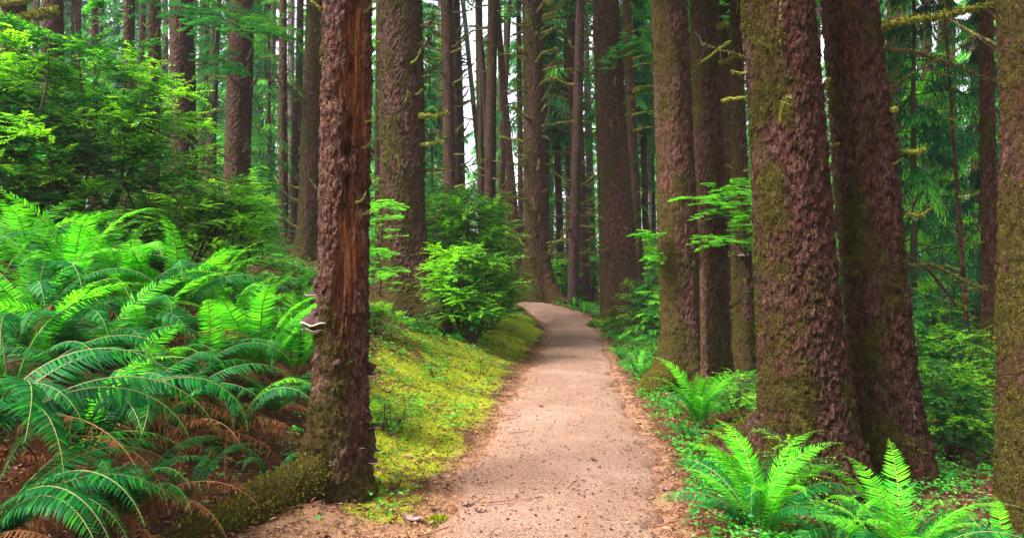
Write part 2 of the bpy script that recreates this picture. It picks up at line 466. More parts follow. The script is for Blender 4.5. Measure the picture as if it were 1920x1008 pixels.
# moss on the bank beside the path, bare orange duff round the trunk foot and along the edges
mossm = sstep(-0.1, 0.5, dl + 0.5 * (fbm(X * 2.2, Y * 2.2, 5.0, 4, 35) - 0.5)) * (1 - sstep(1.1, 2.4, dl + 0.6 * (fbm(X, Y, 3.0, 3, 31) - 0.5)))
mossm *= np.interp(Y, [3.8, 4.6, 26, 32], [0.35, 0.95, 0.95, 0.4])
mossm *= 1 - 0.85 * sstep(-0.235, -0.265, X / np.maximum(Y, .5)) * (Y < 9.5)
mossm *= 1 - 0.42 * sstep(0.50, 0.62, fbm(X * 1.5, Y * 1.5, 9.0, 4, 36))
mossm = mossm * 0.80 + 0.16 * sstep(0.1, 0.6, dr) * (1 - sstep(0.8, 2.0, dr)) + 0.12
duff = np.clip(1 - din / 0.40, 0, 1) * 0.60
duff = np.maximum(duff, (1 - sstep(4.0, 4.7, Y + 0.35 * X + 0.35)) * (1 - sstep(0.6, 1.6, dl)) * 0.8 * (dl > -0.5))
Zg = Z - 0.05 * sstep(0.10, -0.12, din)       # the floor dips under the path sheet
W_, H_ = len(xs), len(ys)
i = np.arange(H_ - 1)[:, None] * W_ + np.arange(W_ - 1)[None, :]
quads = np.stack([i, i + 1, i + W_ + 1, i + W_], -1).reshape(-1, 4)
g = obj('ground', mesh_np('ground', np.stack([X, Y, Zg], -1).reshape(-1, 3), quads, np.zeros((0, 3), int), M['ground'], {}, {'moss': mossm, 'duff': duff}))
tag(g, kind='structure')

ps, py_ = np.linspace(-0.14, 1.14, 46), np.concatenate([np.arange(-6, 3, 0.25), np.arange(3, 12, 0.05), np.arange(12, 44, 0.14)])
S, YY = np.meshgrid(ps, py_)
L2, R2 = edges(YY)
wob = (fbm(YY * 1.7, S * 0.0 + np.where(S < 0.5, 1.3, 8.7), 0.0, 5, 3) - 0.5) * 0.34
XX = L2 + (R2 - L2) * S + wob * np.abs(S - 0.5) * 2 * np.where(S < 0.5, -1, 1)
e = np.maximum(-S, S - 1) * (R2 - L2)
ZZ = G(XX, YY) + 0.006 - 0.12 * sstep(0.03, 0.18, e + 0.16 + 0.34 * (fbm(XX * 5, YY * 5, 0.0, 4, 77) - 0.5)) + 0.006 * (fbm(XX * 14, YY * 14, 0.0, 3, 78) - 0.5)
W_, H_ = len(ps), len(py_)
i = np.arange(H_ - 1)[:, None] * W_ + np.arange(W_ - 1)[None, :]
quads = np.stack([i, i + 1, i + W_ + 1, i + W_], -1).reshape(-1, 4)
pth = obj('path', mesh_np('path', np.stack([XX, YY, ZZ], -1).reshape(-1, 3), quads, np.zeros((0, 3), int), M['path'], {}, {'edge': sstep(-0.22, 0.02, e)}))
tag(pth, kind='structure')

# ------------------------------------------------------------------ trunks
def unit(v): return v / (np.linalg.norm(v) + 1e-9)

stub_meshes = []
def make_stub(seed, length, r0, claw):
    rg = np.random.default_rng(seed)
    b = MB()
    k = 9; t = np.linspace(0, 1, k)
    pts = np.stack([t * length, (rg.normal(0, 0.03, k).cumsum()) * length * t, claw * t ** 2 * length], 1)
    pts[0] = (-0.05, 0, 0)
    rad = r0 * (1.25 - 0.75 * t) * (1 + 0.35 * rg.normal(0, 1, k)); rad = np.clip(rad, r0 * 0.3, None)
    b.tube(pts, rad, 7, np.clip(0.5 + rg.normal(0, 0.2), 0.3, 0.9))
    # shaggy moss
    m = int(60 * length / 0.3)
    tt = rg.uniform(0.05, 1, m); ii = np.clip((tt * (k - 1)).astype(int), 0, k - 2)
    pp = pts[ii] + (pts[ii + 1] - pts[ii]) * (tt * (k - 1) - ii)[:, None]
    dd = rg.normal(0, 1, (m, 3)); dd[:, 2] -= 0.35; dd /= np.linalg.norm(dd, axis=1)[:, None]
    b.leaves(pp + dd * r0 * 0.5, dd + [0, 0, -.4], rg.normal(0, 1, (m, 3)), rg.uniform(0.6, 2.2, m) * r0 + 0.006, rg.uniform(0.4, 0.9, m) * r0, np.clip(rg.normal(.7, .2, m), 0, 1))
    return b.mesh('branch', M['branch'], False)
for sd, ln, rr, cl in ((1, .16, .016, .5), (2, .24, .018, .3), (3, .35, .018, .45), (4, .5, .017, .1), (5, .7, .018, -.1), (6, .13, .022, 1.0), (7, .28, .02, -.3), (8, .42, .02, .7)):
    stub_meshes.append(make_stub(sd, ln, rr, cl))

TREES = {}
def tree(key, label, pb, D, pt, wt, wm, mat='bark', flare=0.35, lobes=(), moss=0.45, seed=0, n=48, dz=0.04, H=24.0, cell=0.06, depth=0.012, stubs=12, stub_scale=1.0,
         snag=None, group=None, name='spruce_tree', bend=0.0, tufts=0, wood=None, zmoss=0.25, stub_rng=None, fh=0.45, zst=1.9, cat='tree', mid=0.45):
    rg = np.random.default_rng(seed + 100)
    xb = (pb - 960) / F * D
    zb = float(G(xb, D))
    ref = P(pt, 0, D)
    lean = (ref[0] - xb) / (ref[2] - zb)
    obl = math.sqrt(1 + (xb / D) ** 2)
    r_m = wm * D / F / 2 / obl; r_t = wt * D / F / 2 / obl
    z_t = ref[2] - zb
    if snag is not None: H = P(0, snag, D)[2] - zb
    vis = min(H, z_t * 1.06 + 0.2)
    zs = list(np.arange(-0.25, vis, dz)); st = dz
    while zs[-1] < H:
        st = min(st * 1.35, 1.2); zs.append(zs[-1] + st)
    zs = np.array(zs)
    rad0 = np.interp(zs, [0, 1.2, max(z_t, 1.6), 60], [r_m * 1.03, r_m, r_t, r_t * (0.35 if snag is None else 0.8)])
    th = np.linspace(0, 2 * math.pi, n, endpoint=False)
    TH, ZS = np.meshgrid(th, zs); RR = np.repeat(rad0[:, None], n, 1)
    zz = np.maximum(ZS, 0)
    fl = flare * np.exp(-zz / (fh * (0.5 + r_m))) * (1 + 0.25 * np.cos(3 * TH + seed) + 0.2 * np.cos(5 * TH + 2 * seed))
    for (ang, amp, wd, hh) in lobes:
        da = (TH - R(ang) + math.pi) % (2 * math.pi) - math.pi
        fl = fl + amp * np.exp(-(da / R(wd)) ** 2) * np.exp(-zz / hh)
    RR = RR * (1 + fl)
    RR = RR * (1 + 0.10 * (fbm(np.cos(TH) * 1.2, np.sin(TH) * 1.2, ZS * 0.7, 3, seed) - 0.5) * 2)
    px_, py2 = np.cos(TH) * r_m, np.sin(TH) * r_m
    q1 = cell * 0.55
    wx = fbm(px_ / q1, py2 / q1, ZS / q1 * 0.6, 3, seed + 5) - 0.5; wz = fbm(px_ / q1 + 40, py2 / q1, ZS / q1 * 0.6, 3, seed + 6) - 0.5
    f1, f2, rnd, dzc = voro(px_ / cell + wx * 1.3, py2 / cell + wx * 1.3, ZS / (cell * zst) + wz * 1.0, seed)
    g1, g2, rnd2, dz2 = voro(px_ / cell * 2.6 + wz * 1.6, py2 / cell * 2.6 + wx * 1.6, ZS / cell * 2.6 / zst + wx * 1.2, seed + 20)
    crack = sstep(0.0, 0.16, f2 - f1); crack2 = sstep(0.0, 0.2, g2 - g1)
    disp = depth * (crack * 0.5 + (rnd - 0.5) * 0.8 - dzc * 1.1 * crack + crack2 * 0.25 + (rnd2 - 0.5) * 0.55 - dz2 * 0.5)
    disp += depth * 1.9 * (fbm(px_ * 50, py2 * 50, ZS * 60 / zst, 4, seed + 8) - 0.5)
    disp -= depth * 0.55
    rnd = rnd * 0.5 + rnd2 * 0.5
    wmask = np.zeros_like(RR)
    if wood is not None:
        wmask, cut = wood(TH, ZS, rnd)
        disp = disp * (1 - 0.6 * wmask) - cut
    # moss: low noise, west-facing flank, foot
    facing = -np.cos(TH) * 0.5 + 0.5
    mo = moss - 0.03 + 0.62 * (fbm(px_ * 5, py2 * 5, ZS * 2.6, 4, seed + 11) - 0.5) * 2 + 0.22 * (facing - 0.45) + zmoss * np.exp(-zz / 0.7) - 0.12 * (rnd - 0.5)
    mo = mo * (1 - 0.8 * wmask)
    disp = disp + 0.010 * sstep(0.5, 0.8, mo) * (fbm(px_ * 60, py2 * 60, ZS * 60, 2, seed + 12))
    RD = RR + disp
    cx = xb + lean * ZS + bend * np.sin(np.clip(ZS / z_t, 0, 1.3) * math.pi)
    cy = D + 0.02 * np.sin(ZS * 0.4 + seed)
    V = np.stack([cx + RD * np.cos(TH), cy + RD * np.sin(TH), ZS + zb], -1)
    if snag is not None:
        top = V[-1]; top[:, 2] += rg.uniform(-0.1, 0.22, n) * min(1, r_m * 6)
    base = np.array([xb, D, zb])
    k = len(zs)
    i = np.arange(k - 1)[:, None] * n; j = np.arange(n)[None, :]; j2 = (j + 1) % n
    Q = np.stack([i + j, i + j2, i + n + j2, i + n + j], -1).reshape(-1, 4)
    VV = V.reshape(-1, 3) - base
    VV = np.vstack([VV, [[lean * zs[-1], 0, zs[-1] - (0.15 if snag is not None else 0)]]])
    e0 = (k - 1) * n
    T = np.array([[e0 + q, e0 + (q + 1) % n, k * n] for q in range(n)])
    ap = lambda a, v=0.5: np.append(a.ravel(), v)
    root = bpy.data.objects.new(name, None); COL.objects.link(root); root.location = tuple(base); root.empty_display_size = 0.3
    tag(root, label, cat, group)
    me = mesh_np('trunk', VV, Q, T, M[mat], {}, {'plate': ap(rnd * 0.6 + crack * 0.4), 'moss': ap(mo), 'wood': ap(wmask, 0)}, None, n >= 40 and dz < 0.03)
    obj('trunk', me, root)
    # stubs of dead limbs
    srg = stub_rng or (0.12, 1.0)
    for s in range(stubs):
        z = rg.uniform(srg[0], srg[1]) * z_t
        if z > H - 0.2: continue
        a = rg.choice([rg.uniform(math.pi * 0.85, math.pi * 1.25), rg.uniform(-0.8, 0.4), rg.uniform(math.pi, 2 * math.pi), rg.uniform(0, 2 * math.pi)])
        rr = np.interp(z, zs, rad0) * 0.97
        o = obj('branch', stub_meshes[rg.integers(len(stub_meshes))], root, (lean * z + bend * math.sin(z / z_t * math.pi) + rr * math.cos(a), rr * math.sin(a), z),
                (rg.uniform(-0.4, 0.4), rg.uniform(-0.35, 0.15), a), stub_scale * rg.uniform(0.6, 1.35))
    if tufts:
        b = MB()
        flat = mo[:-1] + 0.05 * rg.normal(0, 1, mo[:-1].shape)
        idx = np.argwhere((flat > 0.52) & (zs[:-1, None] < vis) & (zs[:-1, None] > -0.1))
        if len(idx):
            nc = max(1, tufts // 9)
            ci = idx[rg.integers(0, len(idx), nc)]
            ctr = V[ci[:, 0], ci[:, 1]] - base; a = th[ci[:, 1]]
            cn = np.stack([np.cos(a), np.sin(a), np.zeros_like(a)], 1); ct = np.stack([-np.sin(a), np.cos(a), np.zeros_like(a)], 1)
            sz = rg.uniform(.5, 1.5, nc) * (0.010 + 0.012 * min(D / 10, 1.5)); tn = rg.normal(0.36, 0.2, nc)
            w = np.repeat(np.arange(nc), 26); m = len(w); g1_, g2_ = rg.normal(0, 1, m), rg.normal(0, 1, m)
            out = np.clip(1 - (g1_ ** 2 + g2_ ** 2) / 4, 0, 1) * 0.55
            nr = cn[w]; p = ctr[w] + ct[w] * (g1_ * sz[w])[:, None] + nr * (out * sz[w] - .004)[:, None]; p[:, 2] += g2_ * sz[w] * .8
            d = nr * rg.uniform(0.3, 1.0, (m, 1)) + rg.normal(0, 0.5, (m, 3)); d[:, 2] -= 0.5
            b.leaves(p, d, nr + rg.normal(0, 0.6, p.shape), rg.uniform(0.4, 1.1, m) * sz[w] * .9, rg.uniform(0.25, 0.5, m) * sz[w] * .8, np.clip(tn[w] + rg.normal(0, 0.15, m), 0, 1), 0, 0.3)
            obj('moss', b.mesh('moss', M['barkmoss']), root)
    TREES[key] = dict(root=root, base=base, lean=lean, r=r_m, zt=z_t, zs=zs, rad=rad0)
    return root

def limb(key, pts, r0, r1, tint=0.6, D=None, name='branch', sides=8, shag=1.0, twigs=0, seed=0):
    """a limb through photo points (px, py, D), moss-coated, child of the tree"""
    t = TREES[key]; rg = np.random.default_rng(seed + 9)
    c = np.array([P(*q) for q in pts]) - t['base']
    k = max(10, len(c) * 6); u = np.linspace(0, len(c) - 1, k)
    c = np.stack([np.interp(u, np.arange(len(c)), c[:, q]) for q in range(3)], 1)
    for _ in range(3): c[1:-1] = (c[:-2] + 2 * c[1:-1] + c[2:]) / 4
    ln = np.linalg.norm(np.diff(c, axis=0), axis=1).sum()
    c += np.cumsum(rg.normal(0, 0.004, c.shape), 0) * np.linspace(0, 1, k)[:, None]
    rad = np.linspace(r0, r1, k) * (1 + 0.24 * rg.normal(0, 1, k)); tint -= 0.12
    b = MB(); b.tube(c, np.clip(rad, r1 * 0.6, None), sides, tint)
    m = int(ln * 220 * shag)
    if m:
        u = rg.uniform(0, k - 1.01, m); ii = u.astype(int); pp = c[ii] + (c[ii + 1] - c[ii]) * (u - ii)[:, None]
        dd = rg.normal(0, 1, (m, 3)); dd[:, 2] -= 0.2; dd /= np.linalg.norm(dd, axis=1)[:, None]
        rr = np.interp(u, np.arange(k), rad)
        b.leaves(pp + dd * rr[:, None] * 0.85, dd + rg.normal(0, .4, (m, 3)), rg.normal(0, 1, (m, 3)), rg.uniform(0.5, 1.4, m) * r0 + .006, rg.uniform(0.3, 0.7, m) * r0 + .003, np.clip(tint + rg.normal(0, .15, m), 0, 1))
    for q in range(twigs):
        j = rg.integers(k // 4, k - 1); d = unit(rg.normal(0, 1, 3) + np.array([0, 0, -0.4])); L = rg.uniform(0.08, 0.35)
        s = np.linspace(0, 1, 5)[:, None]
        b.tube(c[j] + d * s * L + np.array([0, 0, -0.15]) * s * s * L + rg.normal(0, 0.006, (5, 3)), np.linspace(r1 * 0.6, 0.0015, 5), 4, tint - 0.2)
    return obj(name, b.mesh(name, M['branch']), t['root'])

def root_limb(key, xy, r0, r1, mossy=0.7, seed=0, lift=0.1):
    """a root running over the ground from the foot of the tree, through world points"""
    t = TREES[key]; rg = np.random.default_rng(seed)
    c = np.array([(x, y, float(G(x, y)) + h) for x, y, h in xy])
    k = 60; u = np.linspace(0, len(c) - 1, k)
    c = np.stack([np.interp(u, np.arange(len(c)), c[:, q]) for q in range(3)], 1)
    for _ in range(14): c[1:-1] = (c[:-2] + 2 * c[1:-1] + c[2:]) / 4
    n = 56; th = np.linspace(0, 2 * math.pi, n, endpoint=False)
    tg = np.gradient(c, axis=0); tg /= np.linalg.norm(tg, axis=1)[:, None]
    a = np.cross(tg, [0, 0, 1.0]); a /= np.linalg.norm(a, axis=1)[:, None]; b_ = np.cross(a, tg)
    rad = np.linspace(r0, r1, k)
    V = c[:, None, :] + rad[:, None, None] * (np.cos(th)[None, :, None] * a[:, None, :] + np.sin(th)[None, :, None] * b_[:, None, :])
    nn = fbm(V[..., 0] * 14, V[..., 1] * 14, V[..., 2] * 14, 4, seed)
    nn2 = fbm(V[..., 0] * 45, V[..., 1] * 45, V[..., 2] * 45, 3, seed + 7)
    V = c[:, None, :] + (V - c[:, None, :]) * (0.62 + 0.5 * nn + 0.28 * nn2)[..., None]
    i = np.arange(k - 1)[:, None] * n; j = np.arange(n)[None, :]; j2 = (j + 1) % n
    Q = np.stack([i + j, i + j2, i + n + j2, i + n + j], -1).reshape(-1, 4)
    mo = mossy + 0.6 * (fbm(V[..., 0] * 5, V[..., 1] * 5, V[..., 2] * 5, 3, seed + 2) - 0.5) + 0.15 * (np.sin(th)[None, :])
    VV = (V - t['base']).reshape(-1, 3)
    T = [[(k - 1) * n, (k - 1) * n + q, (k - 1) * n + q + 1] for q in range(1, n - 1)]
    o = obj('root', mesh_np('root', VV, Q, np.array(T), M['bark'], {}, {'plate': nn, 'moss': mo, 'wood': nn * 0}), t['root'])
    b = MB(); m = int(9000 * r0 * 6)
    ii = rg.integers(0, k, m); jj = rg.integers(0, n, m); keep = (np.sin(th)[jj] > -0.2) & (mo[ii, jj] > 0.55); ii, jj = ii[keep], jj[keep]
    if len(ii):
        p = V[ii, jj] - t['base'] + rg.normal(0, 0.02, (len(ii), 3)) * np.array([1, 1, .3])
        nr = V[ii, jj] - c[ii]; nr /= np.linalg.norm(nr, axis=1)[:, None]
        b.leaves(p, nr + rg.normal(0, .6, p.shape), rg.normal(0, 1, p.shape), rg.uniform(.01, .028, len(p)), rg.uniform(.006, .014, len(p)), np.clip(rg.normal(.7, .2, len(p)), 0, 1))
        obj('moss', b.mesh('moss', M['barkmoss']), t['root'])

# the front snag with torn bark and hollows
def wood_front(TH, ZS, rnd):
    a = np.degrees((TH + 2 * math.pi) % (2 * math.pi))          # 270 faces the camera, 180 the left, 360 the right
    w = fbm(TH * 5, ZS * 3.5, 0.0, 5, 51) - 0.5
    rag = w * 95
    m = np.zeros_like(TH)
    def strip(a0, a1, z0, z1, s=1.0):
        return sstep(a0 - 6, a0 + 2, a + rag) * (1 - sstep(a1 - 2, a1 + 6, a + rag)) * sstep(z0 - 0.05, z0 + 0.12, ZS + w * 0.6) * (1 - sstep(z1 - 0.12, z1 + 0.06, ZS + w * 0.6)) * s
    m = np.maximum(m, strip(258, 322, 1.25, 2.02))
    m = np.maximum(m, strip(276, 300, 0.9, 1.5, .8))
    m = np.maximum(m, strip(284, 338, 2.35, 3.3))
    m = np.maximum(m, strip(300, 322, 2.15, 2.5, .9))
    m = np.maximum(m, strip(322, 350, 2.2, 3.2)); m = np.maximum(m, strip(318, 345, 1.5, 1.9))
    m = np.maximum(m, strip(255, 285, 2.62, 2.85, .8))
    m = np.maximum(m, strip(238, 262, 0.85, 1.15, .7))
    m = np.maximum(m, strip(186, 204, 2.2, 3.1, .9))
    m = np.maximum(m, strip(186, 200, 1.5, 1.8, .8))
    m = m * sstep(0.31, 0.38, fbm(TH * 4 + 9, ZS * 5.0, 0.0, 4, 58) + 0.10 * (a > 300))
    cut = m * 0.038
    for (aa, z, ra, rz, dp) in ((296, 2.50, 11, 0.043, 0.11), (290, 2.33, 11, 0.048, 0.11), (291, 2.12, 9, 0.048, 0.10), (303, 2.9, 10, 0.048, 0.09), (280, 1.92, 7, .03, .035), (265, 1.45, 4, .12, .03), (322, 2.30, 6, .16, .04), (306, 3.15, 6, .1, .03)):
        q = np.exp(-(((a - aa) / ra) ** 2 + ((ZS - z) / rz) ** 2) ** 1.5)
        cut = cut + q * dp
    return m, cut

tree('front', 'dead mossy spruce trunk in front with torn orange bark, holes and shelf fungi', 643, 4.72, 652, 90, 92, flare=0.26,
     lobes=((192, .8, 34, .26), (190, .42, 48, .85), (225, .2, 30, .6), (330, .35, 25, .22), (250, .15, 30, .3)), moss=0.30, seed=3, n=180, dz=0.012, cell=0.05, depth=0.0125, zst=2.0, stubs=7, stub_scale=0.45,
     tufts=6500, wood=wood_front, zmoss=0.55, fh=0.5, stub_rng=(0.55, 1.0))
tree('two', 'thick mossy spruce behind the orange-barked trunk, long root running right', 757, 13.0, 750, 83, 84, flare=0.55, lobes=((-30, 1.5, 26, .55), (-75, .5, 24, .6), (200, .6, 30, .6), (255, .4, 25, .5)), moss=0.52, seed=5, n=110, dz=0.035, cell=0.05, depth=0.017, zst=2.2, stubs=46, stub_scale=0.8, tufts=7000, zmoss=.15)
tree('three', 'mossy spruce left of the torn front trunk, claw stubs on its side', 578, 16.5, 593, 35, 46, flare=0.5, moss=0.55, seed=7, n=64, stubs=34, stub_scale=0.9, tufts=900)
tree('four', 'tall bare spruce rising above the pale tips of the left shrubs', 440, 16.5, 455, 46, 50, flare=0.4, moss=0.38, seed=8, n=64, stubs=26, stub_scale=0.9)
tree('five', 'broad dark spruce at the right shoulder of the huge left shrub', 346, 17.5, 341, 46, 52, mat='bark_dark', flare=0.3, moss=0.30, seed=9, n=64, stubs=12)
tree('five_b', 'slim spruce just right of the broad dark one, upper left', 377, 23, 383, 16, 20, seed=10, stubs=8)
tree('five_c', 'slim greyish spruce with snapped twigs, left of the tall bare spruce', 388, 22, 405, 19, 21, seed=11, stubs=14)
tree('left_a', 'wide spruce at the left frame edge carrying a mossy limb', 12, 12, 25, 52, 58, seed=12, stubs=4, n=64, moss=.4)
tree('left_b', 'spruce behind the big shrub, second from the left edge', 96, 14, 98, 42, 44, seed=13, stubs=5, moss=.4)
tree('left_c', 'thin spruce behind the big shrub, over its left shoulder', 142, 24, 144, 18, 20, seed=14, stubs=6)
tree('left_d', 'thin dark spruce above the crown of the big shrub', 176, 22, 178, 13, 14, seed=15, stubs=5, mat='bark_dark')
tree('left_e', 'spruce above the crown of the big shrub, nearest its top', 240, 18, 242, 22, 24, seed=16, stubs=8)
tree('left_f', 'brown spruce behind the right top of the big shrub', 288, 15, 290, 22, 25, seed=17, stubs=10)
tree('left_g', 'pale narrow spruce beside the broad dark one', 312, 26, 310, 9, 10, seed=18, stubs=4, mat='bark_pale')
tree('thin_a', 'hair-thin spruce right of the tall bare spruce', 484, 38, 488, 8, 9, seed=19, stubs=6, mat='bark_far', n=24)
tree('thin_b', 'thin spruce halfway between the bare and the mossy left spruces', 508, 34, 513, 10, 12, seed=20, stubs=8, mat='bark_far', n=24)
tree('thin_c', 'slender reddish spruce with its base among the bank greenery', 531, 22, 531, 14, 18, seed=21, stubs=20, n=32)
tree('thin_d', 'pale slender spruce behind the reddish one', 543, 34, 546, 13, 14, seed=22, stubs=6, mat='bark_pale', n=24)
tree('thin_e', 'dark slender spruce hugging the left side of the mossy spruce', 556, 28, 563, 13, 16, seed=23, stubs=14, mat='bark_dark', n=24)
tree('snag_left', 'broken reddish snag standing before the slender left spruces', 552, 19.5, 553, 9, 14, seed=24, stubs=4, snag=172, flare=1.6, fh=.9, name='snag', moss=.15, cat='snag', n=32)
tree('six', 'dark spruce above the tall dark shrub, left of a close pair', 846, 27, 837, 22, 23, seed=25, stubs=60, stub_scale=1.5, n=40, moss=.3)
tree('six_b', 'dark spruce above the tall dark shrub, right of a close pair', 862, 27.6, 853, 16, 18, seed=26, stubs=50, stub_scale=1.5, n=32, moss=.3)
tree('bg_a', 'pale thread-like spruce in the bright gap beside the mossy stubs', 822, 52, 823, 5, 6, seed=27, stubs=4, mat='bark_pale', n=16)
tree('seven', 'mossy straight slim spruce in the central gap', 903, 31, 900, 8, 13, seed=28, stubs=24, n=28, moss=.5)
tree('seven_b', 'slim spruce leaning left with its foot behind the green saplings', 936, 29, 896, 8, 17, seed=29, stubs=22, n=28, moss=.35)
tree('pale_lean', 'pale leaning spruce in the bright gap, bending left as it rises', 925, 36, 868, 8, 10, seed=30, stubs=14, mat='bark_pale', n=24)
tree('eight', 'dark leaning spruce crossing the brightest patch of sky', 976, 28, 931, 10, 19, seed=31, stubs=24, n=28, moss=.3)
tree('eight_b', 'thin dark spruce below the leaning one, behind the bend', 957, 30, 945, 7, 10, seed=32, stubs=10, n=24, snag=340, name='snag', cat='snag')
tree('nine', 'great flared spruce standing where the path bends away', 1006, 25.6, 1000, 35, 47, flare=0.95, lobes=((205, .5, 22, 1.0), (325, .5, 22, .9), (270, .35, 20, .6)), moss=0.48, seed=33, n=96, dz=0.06, cell=.09, depth=.02, stubs=85, stub_scale=1.7, fh=.8, zmoss=.35, tufts=1500)
tree('nine_b', 'mossy thin spruce against the left side of the great flared one', 991, 26.8, 984, 8, 9, seed=34, stubs=34, n=24, moss=.75)
tree('nine_c', 'greyish thin spruce a step left of the great flared one', 978, 30, 972, 9, 10, seed=35, stubs=14, n=24)
tree('mid_a', 'slim spruce right of the great flared one', 1054, 34, 1035, 9, 15, seed=36, stubs=22, n=24, moss=.45)
tree('mid_b', 'very thin dark spruce between the flared and the bare brown trunks', 1034, 38, 1030, 6, 8, seed=37, stubs=10, n=20, mat='bark_far')
tree('mid_c', 'mossy thin spruce just left of the bare brown trunk', 1071, 33, 1058, 6, 8, seed=38, stubs=16, n=20, moss=.7)
tree('ten', 'straight brown spruce with upturned stubs behind the right path bend', 1093, 30, 1072, 22, 29, flare=.35, moss=0.36, seed=39, n=64, stubs=95, stub_scale=1.7)
tree('ten_b', 'pale spruce half hidden behind the straight brown one', 1113, 37, 1096, 12, 15, seed=40, stubs=14, n=24, mat='bark_pale')
tree('eleven', 'large smooth-sided spruce on the right edge of the path, mossy foot', 1168, 19.0, 1136, 47, 63, flare=0.25, lobes=((205, 1.2, 18, .30), (330, .3, 25, .5)), moss=0.36, seed=41, n=110, dz=0.045, cell=0.07, depth=0.017, stubs=48, stub_scale=1.0, tufts=1200)
tree('eleven_b', 'slim spruce pressed against the left side of the large smooth one', 1134, 20.5, 1117, 12, 14, seed=42, stubs=18, n=28, moss=.6)
tree('twelve', 'slim mossy spruce between two large right-hand trunks', 1200, 23, 1175, 16, 20, seed=43, stubs=34, n=32, moss=.55)
tree('r_a', 'thin spruce with level dead twigs right of the slim mossy one', 1214, 33, 1201, 10, 13, seed=44, stubs=24, n=24)
tree('r_b', 'hairline dark spruce left of the scaly path-side trunk', 1226, 36, 1222, 5, 6, seed=45, stubs=18, n=16)
tree('r_c', 'dark thin spruce grazing the left edge of the scaly trunk', 1238, 30, 1232, 8, 10, seed=46, stubs=8, n=20, mat='bark_dark')
tree('thirteen', 'scaly grey-brown spruce right of the path with a mossy root', 1282, 10.2, 1254, 68, 74, flare=0.42, lobes=((198, 1.7, 24, .30), (230, .5, 25, .4), (300, .3, 22, .4), (340, .3, 22, .4)), moss=0.40, seed=47, n=130, dz=0.028, cell=0.045, depth=0.014, stubs=5, stub_scale=.5, tufts=3000)
tree('fourteen', 'dark spruce tucked close behind the scaly trunk', 1342, 10.9, 1321, 56, 56, mat='bark_dark', flare=0.35, lobes=((300, .5, 20, .5),), moss=0.42, seed=48, n=90, dz=0.03, stubs=5, stub_scale=.8, tufts=1200)
tree('snag_right', 'short broken dead stem leaning on the foot of the scaly trunk', 1322, 9.4, 1312, 15, 17, seed=49, stubs=3, stub_scale=.3, snag=508, name='snag', cat='snag', n=40, dz=.02, depth=.008, cell=.03, moss=.25, flare=.25)
tree('fifteen', 'narrow dark spruce glimpsed left of the mossy tapering one', 1366, 17, 1361, 24, 27, mat='bark_dark', seed=50, stubs=8, n=40)
tree('fifteen_b', 'mossy tapering spruce with a small bracket, left of the largest trunk', 1396, 12.4, 1379, 21, 42, seed=51, stubs=20, n=64, moss=.55, dz=.03, stub_scale=.7, tufts=900)
tree('sixteen', 'largest rugged trunk on the right, thick moss and a foot like a paw', 1518, 5.55, 1460, 140, 155, mat='bark_dark', flare=0.34, fh=.6, lobes=((200, .85, 24, .30), (232, .3, 22, .45), (290, .22, 20, .4), (340, .25, 20, .35)), moss=0.47, seed=52, n=240, dz=0.013, cell=0.042, depth=0.017, zst=2.6, stubs=9, stub_scale=.45, tufts=18000, zmoss=.1)
tree('seventeen', 'furrowed trunk leaning just right of the largest one', 1672, 5.95, 1590, 106, 126, mat='bark_dark', flare=0.26, lobes=((285, .2, 22, .4), (330, .25, 20, .35)), moss=0.42, seed=53, n=200, dz=0.013, cell=0.036, depth=0.018, zst=3.6, stubs=8, stub_scale=.4, tufts=12000, zmoss=.1)
tree('eighteen', 'mossy trunk cut by the right edge of the picture', 1950, 4.7, 1948, 170, 176, mat='bark_dark', flare=0.10, moss=0.50, seed=54, n=200, dz=0.015, cell=0.038, depth=0.014, stubs=2, stub_scale=.4, tufts=14000, zmoss=.1)
tree('nineteen', 'slimmer dark spruce showing just behind the edge trunk', 1856, 9.5, 1850, 26, 36, mat='bark_dark', flare=.25, moss=0.42, seed=55, n=56, stubs=10, stub_scale=.6)
tree('dead_pole', 'thin dead pole with bare twigs in the dark right thicket', 1822, 9.0, 1772, 5, 9, mat='bark_dark', seed=56, stubs=22, n=16, stub_scale=.5, H=7, name='dead_tree', moss=.1)

# slim trunks packed between the big ones: three built, the rest copied
rgs = np.random.default_rng(5)
slim_proto = []
for q, (w_, mt) in enumerate(((14, 'bark_far'), (10, 'bark_far'), (18, 'bark_dark'))):
    slim_proto.append(tree('slim%d' % q, 'slim bare spruce trunk standing deep among the others', (650, 1300, 1145)[q], 32, (655, 1296, 1148)[q], w_ * .8, w_, mat=mt, seed=80 + q, n=24, dz=.08, stubs=26, stub_scale=1.3, moss=.42, group='slim spruce trunks deep in the stand'))
for q in range(84):
    D = rgs.uniform(23, 50); px = rgs.uniform(-40, 1960)
    if 795 < px < 985 and rgs.uniform() < .35: continue
    if 985 < px < 1050 and D < 30: continue
    src = slim_proto[q % 3]
    r_ = src.copy(); COL.objects.link(r_); x = (px - 960) / F * D
    r_.location = (x, D, float(G(x, D)) - .1); k = rgs.uniform(.8, 1.35); r_.scale = (k, k, 1.0)
    r_.rotation_euler = (rgs.normal(0, .02), rgs.normal(0, .025), rgs.uniform(0, 6.28))
    for ch in list(src.children):
        c_ = ch.copy(); COL.objects.link(c_); c_.parent = r_

